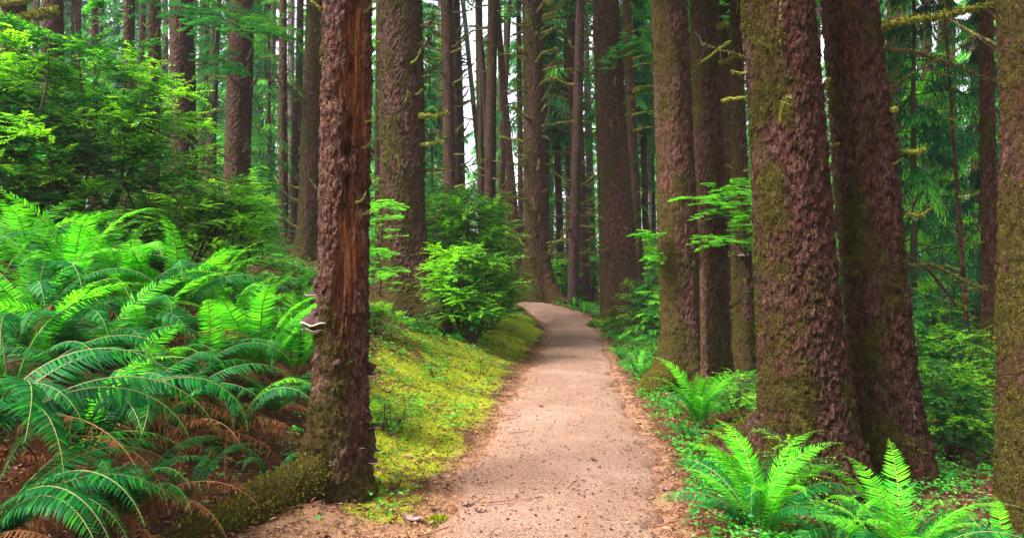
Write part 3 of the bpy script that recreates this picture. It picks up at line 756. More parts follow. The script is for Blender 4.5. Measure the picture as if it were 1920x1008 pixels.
# limbs of particular trees
limb('seventeen', [(1640, 58, 5.9), (1680, 40, 5.7), (1760, 30, 5.6), (1815, 12, 5.6), (1860, -4, 5.7)], .030, .014, .75, seed=1, shag=3, twigs=3)
limb('seventeen', [(1652, 92, 6.1), (1715, 96, 6.4), (1760, 110, 6.7), (1815, 132, 7.0), (1862, 156, 7.2)], .018, .009, .5, seed=2, twigs=8)
limb('seventeen', [(1660, 168, 6.1), (1720, 132, 6.3), (1790, 95, 6.6), (1834, 58, 6.8)], .012, .008, .5, seed=3, twigs=6)
limb('eighteen', [(1870, 84, 4.9), (1820, 62, 5.0), (1772, 36, 5.2)], .010, .005, .5, seed=4, twigs=4)
limb('seventeen', [(1672, 206, 5.75), (1684, 206, 5.65)], .012, .022, .9, seed=5, shag=6)
limb('seventeen', [(1688, 282, 5.9), (1712, 286, 5.7), (1730, 278, 5.65)], .012, .020, .8, seed=6, shag=6)
limb('seventeen', [(1690, 396, 5.9), (1722, 404, 5.7), (1748, 390, 5.7)], .016, .007, .6, seed=7, shag=3, twigs=3)
limb('seventeen', [(1696, 498, 6.0), (1745, 494, 6.2), (1795, 518, 6.6), (1845, 538, 7.0)], .020, .010, .55, seed=8, twigs=5)
limb('seventeen', [(1690, 474, 6.1), (1735, 500, 6.5), (1770, 545, 7.0), (1790, 572, 7.4)], .016, .010, .2, seed=9, twigs=6, shag=.3)
limb('sixteen', [(1402, 112, 5.55), (1370, 98, 5.45), (1342, 92, 5.4), (1315, 80, 5.3)], .012, .004, .5, seed=10, twigs=4)
limb('sixteen', [(1470, 92, 5.3), (1462, 50, 5.1), (1466, 5, 5.05)], .018, .008, .5, seed=11)
limb('sixteen', [(1466, 222, 5.2), (1470, 196, 5.0), (1476, 182, 4.98)], .016, .012, .7, seed=12, shag=5)
limb('sixteen', [(1545, 168, 5.5), (1552, 150, 5.45)], .014, .012, .7, seed=13, shag=3)
limb('sixteen', [(1400, 182, 5.6), (1375, 184, 5.7), (1354, 187, 5.8)], .010, .012, .8, seed=14, shag=4)
limb('fourteen', [(1300, 126, 10.2), (1332, 106, 9.9), (1352, 88, 9.7), (1368, 78, 9.6)], .016, .022, .75, seed=15, shag=3)
limb('fourteen', [(1342, 118, 10.8), (1360, 116, 10.5), (1374, 108, 10.4)], .03, .014, .7, seed=16, shag=2)
limb('fourteen', [(1338, 52, 10.8), (1350, 50, 10.6), (1362, 44, 10.5)], .04, .02, .7, seed=17, shag=2)
limb('two', [(782, 218, 12.9), (800, 216, 12.6), (822, 216, 12.5), (838, 208, 12.4)], .045, .02, .85, seed=18, shag=3)
limb('two', [(782, 272, 12.9), (805, 270, 12.6), (832, 264, 12.5)], .03, .012, .8, seed=19, shag=3)
limb('two', [(785, 52, 12.9), (800, 48, 12.7), (812, 36, 12.6)], .04, .02, .4, seed=20)
limb('two', [(782, 92, 12.9), (798, 85, 12.7), (807, 70, 12.6)], .04, .02, .4, seed=21)
limb('front', [(612, 24, 4.7), (602, 16, 4.6), (590, 4, 4.6), (575, -8, 4.6)], .012, .006, .6, seed=22)
limb('left_a', [(10, 48, 11.6), (45, 32, 11.3), (75, 24, 11.1), (102, 18, 11)], .05, .07, .8, seed=23, shag=4)
limb('left_a', [(0, 8, 11.8), (30, 4, 11.6), (58, 0, 11.5)], .04, .03, .8, seed=24, shag=3)
limb('left_a', [(-5, 135, 11.4), (15, 120, 11), (38, 98, 10.8)], .06, .06, .5, seed=25, shag=3)
for q, (yy, x1) in enumerate(((52, 1222), (66, 1224), (118, 1226), (103, 1222), (160, 1226), (165, 1224), (208, 1226), (238, 1224))):
    limb('twelve', [(1186, yy + 8, 22.8), (1200, yy + 3, 22.6), (x1, yy, 22.5)], .035, .02, .8, seed=30 + q, shag=1)
for q, (yy, x1, dy) in enumerate(((92, 1060, 6), (125, 1070, -8), (146, 1050, 2), (24, 1040, -10), (30, 1046, -2))):
    limb('nine', [(1016, yy + 8, 25.4), (1030, yy + 4, 25.2), (1044, yy, 25.1)], .06, .04, .85, seed=40 + q, shag=1)

# roots over the ground
root_limb('front', [(-1.26, 4.66, .16), (-1.38, 4.46, .06), (-1.50, 4.22, -.0), (-1.57, 3.95, -.02), (-1.64, 3.55, -.04), (-1.72, 3.15, -.10)], .16, .10, .8, 61)
root_limb('thirteen', [(2.45, 10.1, .30), (2.2, 9.85, .16), (1.98, 9.5, .07), (1.82, 9.1, -.02), (1.75, 8.8, -.1)], .23, .10, .85, 63)
root_limb('sixteen', [(2.34, 5.55, .62), (2.14, 5.60, .40), (1.98, 5.66, .25), (1.83, 5.72, .14), (1.72, 5.76, .05), (1.65, 5.78, -.12)], .20, .14, .42, 64)
root_limb('eleven', [(2.95, 18.8, .4), (2.6, 18.5, .22), (2.3, 18.3, .1), (2.05, 18.2, -.06)], .22, .10, .75, 65)
root_limb('two', [(-1.75, 12.8, .45), (-1.5, 12.5, .28), (-1.3, 12.2, .12), (-1.2, 12.0, .0)], .28, .12, .4, 66)

# ------------------------------------------------------------------ shelf fungi on the front trunk
def fungus(w, dp, th, seed, under_drop=0.5):
    rg = np.random.default_rng(seed); b = MB()
    n, k = 28, 7
    a = np.linspace(-0.15 * math.pi, 1.15 * math.pi, n)
    rag = 1 + 0.05 * np.sin(a * 5 + seed) + 0.03 * rg.normal(0, 1, n)
    wz_ = .09 * w * np.sin(a * 3.3 + seed) + .05 * w * np.sin(a * 7.1)
    def shell(top):
        V = []
        for q in range(k):
            t = q / (k - 1)
            rr = (1 - t) if not top else t
            rr = t
            z = (th * (1 - t ** 1.6) + 0.012 * w * 10 * 0.1 * np.sin(t * 20)) if top else (-under_drop * w * (1 - t) ** 1.1 - th * 0.12)
            jit = (rg.normal(0, 0.05 * w, n) if top and 0 < q < k - 1 else 0)
            V.append(np.stack([np.cos(a) * w * rr * rag, -np.sin(a) * dp * rr * rag, z + jit + t * wz_], 1))
        return np.vstack(V)
    i = np.arange(k - 1)[:, None] * n + np.arange(n - 1)[None, :]
    Q = np.stack([i, i + n, i + n + 1, i + 1], -1).reshape(-1, 4)
    b.add(shell(True), Q, None, .5, 0); b.add(shell(False), Q[:, ::-1], None, .5, 1)
    # lip joining the two
    Vt = np.stack([np.cos(a) * w * rag, -np.sin(a) * dp * rag, wz_], 1); Vb = Vt - [0, 0, th * 0.12]
    Vo = np.stack([np.cos(a) * w * rag * 1.02, -np.sin(a) * dp * rag * 1.02, wz_ - th * 0.06], 1)
    i = np.arange(n - 1)
    b.add(np.vstack([Vt, Vo]), np.stack([i, i + n, i + n + 1, i + 1], 1), None, .5, 1)
    b.add(np.vstack([Vo, Vb]), np.stack([i, i + n, i + n + 1, i + 1], 1), None, .5, 1)
    return b.mesh('shelf_fungus', [M['fungus_top'], M['fungus_under']], True)

def knobs(w, h, cnt, seed):
    """a cluster of rounded brown lobes"""
    rg = np.random.default_rng(seed); b = MB()
    for q in range(cnt):
        c = np.array([rg.uniform(-w, w), rg.uniform(-.03, .0), rg.uniform(-h, h)]); r = rg.uniform(.010, .024)
        th = np.linspace(0, math.pi, 7); s = np.stack([np.zeros(7), -np.zeros(7), np.cos(th)], 1)
        ph = np.linspace(0, 2 * math.pi, 9)[:-1]
        V = np.stack([np.sin(th)[:, None] * np.cos(ph), np.sin(th)[:, None] * np.sin(ph), np.cos(th)[:, None] + 0 * ph], -1).reshape(-1, 3)
        V = V * r * rg.uniform(.7, 1.3, 3) + c
        i = np.arange(6)[:, None] * 8; j = np.arange(8)[None, :]
        b.add(V, np.stack([i + j, i + 8 + j, i + 8 + (j + 1) % 8, i + (j + 1) % 8], -1).reshape(-1, 4), None, .5, 0)
    return b.mesh('fungus_cluster', [M['fungus_top']], True)

ft = TREES['front']
def on_front(px, py, out=0.0):
    """point on the surface of the front trunk under photo pixel"""
    p = P(px, py, 4.72); dz_ = p[2] - ft['base'][2]
    cx = ft['base'][0] + ft['lean'] * dz_; r = float(np.interp(dz_, ft['zs'], ft['rad'])) * 1.06
    u = np.clip((p[0] - cx) / r, -1, 1)
    return np.array([p[0], 4.72 - r * math.sqrt(max(0, 1 - u * u)) + 0.01 - out, p[2]]) - ft['base'], math.asin(u)
for (px, py, w, dp, th, dr, kind) in ((604, 602, .110, .12, .075, .2, 'a'), (606, 614, .085, .115, .012, .60, 'h'), (590, 552, .045, .07, .02, .25, 'b'), (690, 862, .050, .075, .03, .22, 'c'), (697, 800, .032, .05, .02, .2, 'd'), (694, 703, .022, .05, .02, .25, 'e'), (681, 831, .022, .04, .015, .2, 'f'), (700, 845, .02, .04, .015, .2, 'g')):
    p, ang = on_front(px, py)
    o = obj('shelf_fungus', fungus(w, dp, th, ord(kind), dr), ft['root'], p, (0, 0, ang))
    o['label'] = {'a': 'large brown bracket with pale layered underside', 'b': 'flat thin bracket seen edge-on', 'c': 'pale-lipped bracket near the ground'}.get(kind, 'small tan bracket on the right flank')
for (px, py, w, h, c, sd) in ((604, 535, .028, .03, 20, 1), (692, 825, .03, .10, 34, 2), (688, 775, .02, .05, 14, 3), (644, 676, .015, .012, 7, 4), (602, 590, .055, .022, 26, 5), (693, 690, .014, .03, 8, 6)):
    p, ang = on_front(px, py)
    obj('fungus_cluster', knobs(w, h, c, sd), ft['root'], p, (0, 0, ang))
p15 = TREES['fifteen_b']
q = P(1393, 478, 12.2) - p15['base']
obj('shelf_fungus', fungus(.09, .12, .05, 44, .2), p15['root'], q)

# ------------------------------------------------------------------ sword ferns
def frond(seed, L, mode, width=0.095):
    """mode: up-arching 'new', spreading 'old', limp 'dead'. Base at origin, heading +x"""
    rg = np.random.default_rng(seed); b = MB()
    k = 42; t = np.linspace(0, 1, k)
    e0, e1 = {'new': (78, -8), 'old': (66, -50), 'dead': (30, -60)}[mode]
    e0 += rg.normal(0, 5); e1 += rg.normal(0, 10)
    el = np.radians(e0 + (e1 - e0) * t ** 1.5); yaw = np.radians(rg.normal(0, 22) * t ** 1.5)
    step = L / k
    c = np.cumsum(np.stack([np.cos(el) * np.cos(yaw), np.cos(el) * np.sin(yaw), np.sin(el)], 1) * step, 0)
    b.tube(c[::2], np.linspace(.0045, .0012, len(c[::2])), 4, rg.uniform(.3, .9), 1)
    tw = rg.normal(0, .25)
    m = 52; u = np.linspace(0.09, 0.995, m)
    for sgn in (-1, 1):
        uu = np.clip(u + rg.normal(0, .002, m), 0, .999)
        p = np.stack([np.interp(uu, t, c[:, q]) for q in range(3)], 1)
        tg = np.stack([np.interp(uu, t, np.gradient(c[:, q])) for q in range(3)], 1); tg /= np.linalg.norm(tg, axis=1)[:, None]
        side = np.cross(tg, [0, 0, 1.0]); nn_ = np.linalg.norm(side, axis=1)[:, None]; side = np.where(nn_ > .05, side / (nn_ + 1e-9), [0, -1.0, 0])
        up = np.cross(side, tg)
        side = side * math.cos(tw) + up * math.sin(tw); up = np.cross(side, tg)
        prof = np.clip(np.minimum(0.55 + 2.2 * uu, (1 - uu) * 2.4 + 0.04), 0, 1)
        ll = width * prof * rg.uniform(.88, 1.08, m)
        if mode == 'dead': ll *= rg.uniform(.4, 1.0, m)
        dr = {'new': -.10, 'old': -.22, 'dead': -.7}[mode]
        sw = 0.26 + 0.60 * uu ** 2.4
        d = side * sgn + tg * sw[:, None] + up * (dr + rg.normal(0, .10 if mode != 'dead' else .5, m))[:, None]
        d /= np.linalg.norm(d, axis=1)[:, None]
        wd = 0.0145 if mode != 'dead' else 0.010
        w_ = wd * np.clip(prof * 1.3, .35, 1)
        nrm = up + side * sgn * (-.25) + rg.normal(0, .12, (m, 3))
        sd = np.cross(d, nrm); sd /= np.linalg.norm(sd, axis=1)[:, None]
        dn = np.cross(sd, d); tipdrop = {'new': .10, 'old': .22, 'dead': .6}[mode]
        sd2 = sd * np.sign((sd * tg).sum(1))[:, None]
        V = np.stack([p - sd * w_[:, None] * .30, p + sd * w_[:, None] * .38,
                      p + d * ll[:, None] * .55 + sd * w_[:, None] * .42 - dn * ll[:, None] * tipdrop * .2 + tg * ll[:, None] * .03, p + d * ll[:, None] * .55 - sd * w_[:, None] * .42 - dn * ll[:, None] * tipdrop * .2 + tg * ll[:, None] * .03,
                      p + d * ll[:, None] - dn * ll[:, None] * tipdrop + tg * ll[:, None] * .16], 1).reshape(-1, 3)
        keep_ = rg.uniform(0, 1, m) > (.05 if mode != 'dead' else .2)
        o5 = np.arange(m)[keep_][:, None] * 5
        ti = np.clip({'new': .5, 'old': .42, 'dead': .5}[mode] + .35 * (uu - .4) + rg.normal(0, .16, m), 0, 1)[keep_]
        b.add(V, o5 + [[0, 1, 2, 3]], o5 + [[3, 2, 4]], ti, 0)
    return b.mesh('frond', [M['fern_' + mode], M['rachis'] if mode != 'dead' else M['fern_dead']])

FR = {m: [frond(sd + 10 * q, 1.0, m) for q, sd in enumerate(range(10))] for q0, m in enumerate(('new', 'old', 'dead'))}

def fiddle():
    b = MB(); t = np.linspace(0, 1, 14)
    pts = [(0, 0, z) for z in np.linspace(0, .34, 8)] + [(.035 * (1 - math.cos(a)), 0, .34 + .035 * math.sin(a) * 1.2) for a in np.linspace(.3, 4.4, 12)]
    b.tube(pts, np.concatenate([np.linspace(.0055, .005, 8), np.linspace(.007, .010, 12)]), 6, .8)
    return b.mesh('fiddlehead', [M['fiddle']], True)
M['fiddle'] = plain('fiddlehead_fuzz', (0.30, 0.20, 0.08), (0.62, 0.48, 0.28), 60)
FID = fiddle()

fern_used = 0
def fern(px, D, size, nn, no, nd, label, seed, heads=0, cone=None, off=0.0, aim=None, tilt=0):
    """nn young, no old, nd dead fronds; aim = (yaw, spread) turns the fronds one way"""
    rg = np.random.default_rng(seed + 500)
    x = (px - 960) / F * D; z = float(G(x, D)) - .02 + off
    root = bpy.data.objects.new('sword_fern', None); COL.objects.link(root); root.location = (x, D, z); root.empty_display_size = .2
    tag(root, label, 'fern', 'sword ferns on the forest floor')
    for mode, cnt in (('new', nn), ('old', no), ('dead', nd)):
        a0 = rg.uniform(0, 6.28)
        for q in range(cnt):
            a = a0 + q * 2.39996 + rg.normal(0, .25) if aim is None or mode == 'dead' else R(aim[0]) + rg.uniform(-1, 1) * R(aim[1])
            s = size * rg.uniform(.72, 1.08) * (.9 if mode == 'dead' else 1)
            tl = rg.normal(0, .12) + (.0 if mode != 'new' else rg.uniform(-.15, .25)) + R(tilt)
            o = obj('frond', FR[mode][rg.integers(10)], root, (.02 * math.cos(a), .02 * math.sin(a), .03), (rg.normal(0, .12), tl, a), s)
            if mode == 'new': o['label'] = 'bright yellow-green young frond'
            if mode == 'dead': o['label'] = 'brown withered frond'
    for q in range(heads):
        a = rg.uniform(0, 6.28)
        obj('fiddlehead', FID, root, (.05 * math.cos(a), .05 * math.sin(a), 0), (rg.normal(0, .15), rg.normal(0, .15), rg.uniform(0, 6.28)), rg.uniform(.55, .85) * size)
    return root

FERNS = [
 # left bank, near to far
 (-70, 3.15, 1.40, 0, 9, 9, 'dark sword fern at the lower left corner, its big fronds arching right', dict(aim=(-8, 50), off=.10)),
 (150, 3.75, 1.22, 1, 9, 13, 'dark fern with long drooping fronds above brown litter, lower left', dict(aim=(-30, 70), off=.05)),
 (20, 4.3, 1.22, 2, 10, 9, 'deep green fern at the left edge, midway down the bank', {}),
 (300, 4.5, 1.16, 1, 9, 13, 'spreading dark fern with rusty dead fronds left of the front trunk', {}),
 (440, 5.0, 0.92, 1, 6, 15, 'half-withered fern in brown bracken just left of the front trunk', {}),
 (510, 4.55, 0.43, 0, 5, 7, 'small bluish fern beside the mossy root of the front trunk', {}),
 (180, 5.1, 1.28, 3, 9, 7, 'full dark green fern in the middle of the left bank', {}),
 (60, 5.5, 1.45, 6, 7, 6, 'fern with one tall dark frond slanting at the left edge', {}),
 (390, 5.7, 1.16, 3, 8, 9, 'glossy teal-tinged fern behind the withered one', {}),
 (490, 6.1, 1.25, 11, 4, 4, 'bright young fern fanning out left of the bracket fungi', {}),
 (555, 6.6, 1.12, 10, 3, 4, 'bright fern almost touching the front trunk from behind', {}),
 (140, 6.3, 1.52, 11, 4, 4, 'tall glowing green fern, highest on the left bank', {}),
 (235, 6.5, 1.39, 9, 5, 4, 'fern with one upright bright frond below the big shrub', {}),
 (-10, 6.4, 1.45, 7, 5, 4, 'bright fern half outside the left edge', {}),
 (320, 6.7, 1.39, 9, 6, 6, 'fern with a narrow upright frond under the light shrub', {}),
 (400, 7.4, 1.25, 7, 5, 6, 'yellow-green fern leaning right under the light shrub', {}),
 (480, 8.0, 1.06, 5, 5, 7, 'small fern on the bank crest behind the bright young one', {}),
 (270, 5.6, 1.19, 5, 7, 9, 'mixed green fern between the two dark ones on the left bank', {}),
 (570, 8.6, 0.79, 5, 3, 4, 'little fern on the crest left of the mossy rear trunks', {}),
 (215, 4.3, 1.1, 2, 9, 8, 'wide fern with limp rusty fronds at the heart of the left bank', {}),
 (90, 4.9, 1.3, 4, 8, 6, 'broad fern between the left edge and the full dark green one', {}),
 (340, 5.2, 1.05, 3, 9, 7, 'arching fern with bluish fronds midway to the front trunk', {}),
 (60, 6.9, 1.4, 8, 4, 3, 'fern reaching up into the huge shrub near the left edge', {}),
 (190, 7.2, 1.3, 8, 4, 3, 'fern standing right below the middle of the huge shrub', {}),
 (440, 6.8, 1.1, 6, 6, 4, 'fern with long level fronds behind the bright fan', {}),
 (530, 7.4, .9, 6, 4, 4, 'fern between the crest and the front trunk', {}),
 (360, 3.9, .55, 0, 5, 9, 'nearly dead fern with curled brown fronds in the lower left', {}),
 (-40, 2.75, 1.1, 0, 9, 6, 'nearest dark fern, its fronds sweeping in over the bottom left corner', dict(aim=(5, 60))),
 (225, 3.35, .85, 0, 9, 10, 'dark fern low at the bottom left with a frond drooping to the right', dict(aim=(-20, 80))),
 (500, 8.8, .9, 5, 6, 4, 'fern on the crest below the fresh hemlock sapling', {}),
 (455, 8.9, 1.0, 4, 6, 4, 'fern on the crest just left of the fallen pale branch', {}),
 (560, 10.0, .8, 4, 5, 4, 'fern at the foot of the mossy rear spruce', {}),
 (520, 5.6, .8, 2, 7, 5, 'green fern between the small bluish one and the bright fan', {}),
 # right side
 (1425, 4.05, .84, 13, 9, 3, 'bright fern at the bottom right with curled fiddleheads', dict(heads=4)),
 (1695, 3.85, .88, 12, 8, 3, 'big bright fern at the foot of the furrowed trunk', dict(heads=2)),
 (1570, 4.0, .62, 4, 8, 4, 'dark small fern between the two bright bottom-right ferns', {}),
 (1880, 3.8, .8, 3, 10, 3, 'low dark fern at the lower right corner', dict(tilt=14)),
 (1308, 7.15, .98, 10, 5, 5, 'upright fern beneath the scaly trunk, right of the path', dict(tilt=-8)),
 (1290, 6.45, .42, 1, 6, 3, 'small flat fern in front of the upright one', {}),
 (1196, 10.6, .62, 6, 5, 3, 'bright fern left of the mossy root beside the path', {}),
 (1170, 12.3, .60, 3, 6, 2, 'bluish fern farther along the right path edge', {}),
 (1225, 11.6, .65, 5, 4, 2, 'fern in the shade between the large smooth and scaly trunks', {}),
 (1096, 20.5, .85, 3, 6, 2, 'silvery fern at the foot of the straight brown trunk', {}),
 (1075, 22.5, .9, 3, 4, 2, 'fern on the right verge close to the great flared trunk', {}),
 (1120, 17.6, .5, 5, 2, 2, 'tiny fern on the verge before the large smooth trunk', {}),
 (1135, 15.6, .5, 2, 4, 2, 'low fern along the verge, nearer than the large smooth trunk', {}),
 (945, 17.5, .7, 5, 3, 2, 'fern on the left verge under the saplings', {}),
 (905, 14.8, .6, 4, 4, 3, 'fern hidden among the saplings left of the path', {}),
 (1368, 8.4, .55, 2, 6, 4, 'dark fern between the scaly and the largest trunk', {}),
]
for q, (px, D, s, nn, no, nd, lab, kw) in enumerate(FERNS):
    fern(px, D, s, nn, no, nd, lab, q, **kw)

# ------------------------------------------------------------------ shrubs
def shrub_meshes(seed, h, w, stems, sec, ter, leafL=.026, mat='huckleberry', bright=.45, per=20, flat=.25, up=.6, asym=(0, 0), low=.25):
    rg = np.random.default_rng(seed); bs, bl = MB(), MB()
    for s in range(stems):
        a = rg.uniform(0, 6.28); lean = rg.uniform(.05, .5) * w / h
        top = np.array([math.cos(a) * lean * h + asym[0] * h, math.sin(a) * lean * h + asym[1] * h, h * rg.uniform(.6, .92)])
        k = 12; t = np.linspace(0, 1, k)[:, None]
        c = top * t + np.array([math.cos(a), math.sin(a), 0]) * .25 * w * np.sin(t * math.pi) * .4 + np.cumsum(rg.normal(0, .02 * h, (k, 3)), 0) * t * .5
        c += rg.normal(0, .04, 3) * [1, 1, 0]
        bs.tube(c, np.linspace(.012 * h ** .8 + .004, .004, k), 6, rg.uniform(.2, .7))
        for q in range(sec):
            u = rg.uniform(low, 1.0); j = u * (k - 1); jj = min(int(j), k - 2); p0 = c[jj] + (c[jj + 1] - c[jj]) * (j - jj)
            b_ = rg.uniform(0, 6.28); ln = w * rg.uniform(.28, .55) * (1.15 - .65 * u)
            d = np.array([math.cos(b_), math.sin(b_), rg.uniform(.0, up)])
            kk = 7; tt = np.linspace(0, 1, kk)[:, None]
            c2 = p0 + d * ln * tt + np.array([0, 0, -.12]) * ln * tt ** 2 + np.cumsum(rg.normal(0, .02 * ln, (kk, 3)), 0)
            bs.tube(c2, np.linspace(.0045, .002, kk), 4, rg.uniform(.2, .7))
            tb = rg.normal(bright, .26)
            for r_ in range(ter):
                v = rg.uniform(.15, 1.0); j = v * (kk - 1); jj = min(int(j), kk - 2); p1 = c2[jj] + (c2[jj + 1] - c2[jj]) * (j - jj)
                g_ = b_ + rg.choice([-1, 1]) * rg.uniform(.3, 1.2); l3 = rg.uniform(.14, .34) * (.6 + .5 * min(w, 2) / 2)
                dd = np.array([math.cos(g_), math.sin(g_), rg.normal(.12, .28)]); dd /= np.linalg.norm(dd)
                m = int(per * rg.uniform(.7, 1.2)); tt3 = np.linspace(.08, 1, m)
                pl = p1 + dd * l3 * tt3[:, None] + np.array([0, 0, -.15]) * l3 * tt3[:, None] ** 2
                bs.tube(np.vstack([p1, pl[m // 2], pl[-1]]), [.0018, .0014, .0008], 3, .4, cap=False)
                sgn = np.where(np.arange(m) % 2 == 0, 1, -1)[:, None]
                side = np.cross(dd, [0, 0, 1.0]); side /= np.linalg.norm(side) + 1e-9
                ld = side * sgn + dd * .7 + rg.normal(0, .22, (m, 3))
                nr = np.array([0, 0, 1.0]) + rg.normal(0, flat, (m, 3))
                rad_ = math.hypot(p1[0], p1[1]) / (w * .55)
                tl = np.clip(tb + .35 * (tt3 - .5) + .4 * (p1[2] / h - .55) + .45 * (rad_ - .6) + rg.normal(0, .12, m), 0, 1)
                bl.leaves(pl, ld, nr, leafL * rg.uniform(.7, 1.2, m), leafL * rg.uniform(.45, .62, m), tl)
    return bs.mesh('stem', M['stem']), bl.mesh('foliage', M[mat])

def plant(name, meshes, label, cat, px, D, rz=0, scale=1.0, group=None, off=0.0, xy=None):
    x = (px - 960) / F * D if xy is None else xy[0]
    y = D if xy is None else xy[1]
    root = bpy.data.objects.new(name, None); COL.objects.link(root); root.location = (x, y, float(G(x, y)) - .03 + off); root.rotation_euler = (0, 0, rz)
    root.scale = (scale,) * 3; root.empty_display_size = .3
    tag(root, label, cat, group)
    obj('stem', meshes[0], root); obj('foliage', meshes[1], root)
    return root

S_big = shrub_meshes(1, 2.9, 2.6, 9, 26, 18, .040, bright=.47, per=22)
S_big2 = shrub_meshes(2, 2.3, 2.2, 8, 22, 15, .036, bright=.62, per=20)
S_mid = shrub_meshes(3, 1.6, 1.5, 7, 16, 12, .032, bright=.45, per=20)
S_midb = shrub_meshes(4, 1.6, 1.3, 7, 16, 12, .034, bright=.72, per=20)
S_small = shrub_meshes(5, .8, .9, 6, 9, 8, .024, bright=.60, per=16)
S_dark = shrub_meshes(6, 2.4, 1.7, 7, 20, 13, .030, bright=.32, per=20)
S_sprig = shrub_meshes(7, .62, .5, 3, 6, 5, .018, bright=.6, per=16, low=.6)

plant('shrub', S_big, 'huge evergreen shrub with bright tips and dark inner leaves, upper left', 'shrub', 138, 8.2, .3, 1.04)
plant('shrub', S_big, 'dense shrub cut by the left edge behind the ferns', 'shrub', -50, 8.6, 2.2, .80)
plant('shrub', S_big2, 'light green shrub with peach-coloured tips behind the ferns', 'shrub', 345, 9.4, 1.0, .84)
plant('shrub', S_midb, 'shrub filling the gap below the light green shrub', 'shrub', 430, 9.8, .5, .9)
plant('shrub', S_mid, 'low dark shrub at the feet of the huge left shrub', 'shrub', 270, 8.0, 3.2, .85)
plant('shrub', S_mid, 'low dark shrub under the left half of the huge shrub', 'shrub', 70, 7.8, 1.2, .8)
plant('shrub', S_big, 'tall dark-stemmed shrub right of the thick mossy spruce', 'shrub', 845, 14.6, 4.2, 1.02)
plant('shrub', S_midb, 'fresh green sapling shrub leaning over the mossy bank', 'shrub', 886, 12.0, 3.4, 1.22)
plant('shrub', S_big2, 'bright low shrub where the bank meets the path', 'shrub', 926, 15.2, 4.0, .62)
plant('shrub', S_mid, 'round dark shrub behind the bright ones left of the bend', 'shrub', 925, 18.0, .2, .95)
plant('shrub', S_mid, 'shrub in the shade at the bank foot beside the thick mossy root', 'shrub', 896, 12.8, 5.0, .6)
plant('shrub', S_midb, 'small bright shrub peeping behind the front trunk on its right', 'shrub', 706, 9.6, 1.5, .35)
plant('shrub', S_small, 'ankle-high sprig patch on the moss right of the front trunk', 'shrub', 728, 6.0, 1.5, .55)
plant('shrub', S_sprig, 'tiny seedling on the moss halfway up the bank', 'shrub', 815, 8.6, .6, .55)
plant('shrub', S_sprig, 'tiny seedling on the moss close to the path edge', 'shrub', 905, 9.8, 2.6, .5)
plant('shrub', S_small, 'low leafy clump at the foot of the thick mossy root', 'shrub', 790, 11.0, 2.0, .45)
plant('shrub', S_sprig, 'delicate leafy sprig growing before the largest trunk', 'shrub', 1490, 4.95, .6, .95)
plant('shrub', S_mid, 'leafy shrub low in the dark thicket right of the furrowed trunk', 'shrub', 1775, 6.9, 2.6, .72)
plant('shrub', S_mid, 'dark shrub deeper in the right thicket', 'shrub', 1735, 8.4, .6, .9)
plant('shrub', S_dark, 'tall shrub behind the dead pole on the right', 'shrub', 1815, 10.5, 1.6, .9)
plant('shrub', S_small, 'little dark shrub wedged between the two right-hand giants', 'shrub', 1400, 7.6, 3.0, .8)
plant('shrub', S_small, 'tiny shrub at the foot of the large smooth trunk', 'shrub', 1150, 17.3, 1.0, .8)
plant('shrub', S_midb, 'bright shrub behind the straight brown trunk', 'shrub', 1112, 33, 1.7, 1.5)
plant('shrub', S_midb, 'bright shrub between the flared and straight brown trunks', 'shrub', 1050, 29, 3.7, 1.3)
plant('shrub', S_mid, 'shrub seen between the large smooth and scaly trunks', 'shrub', 1215, 17, 2.7, 1.0)

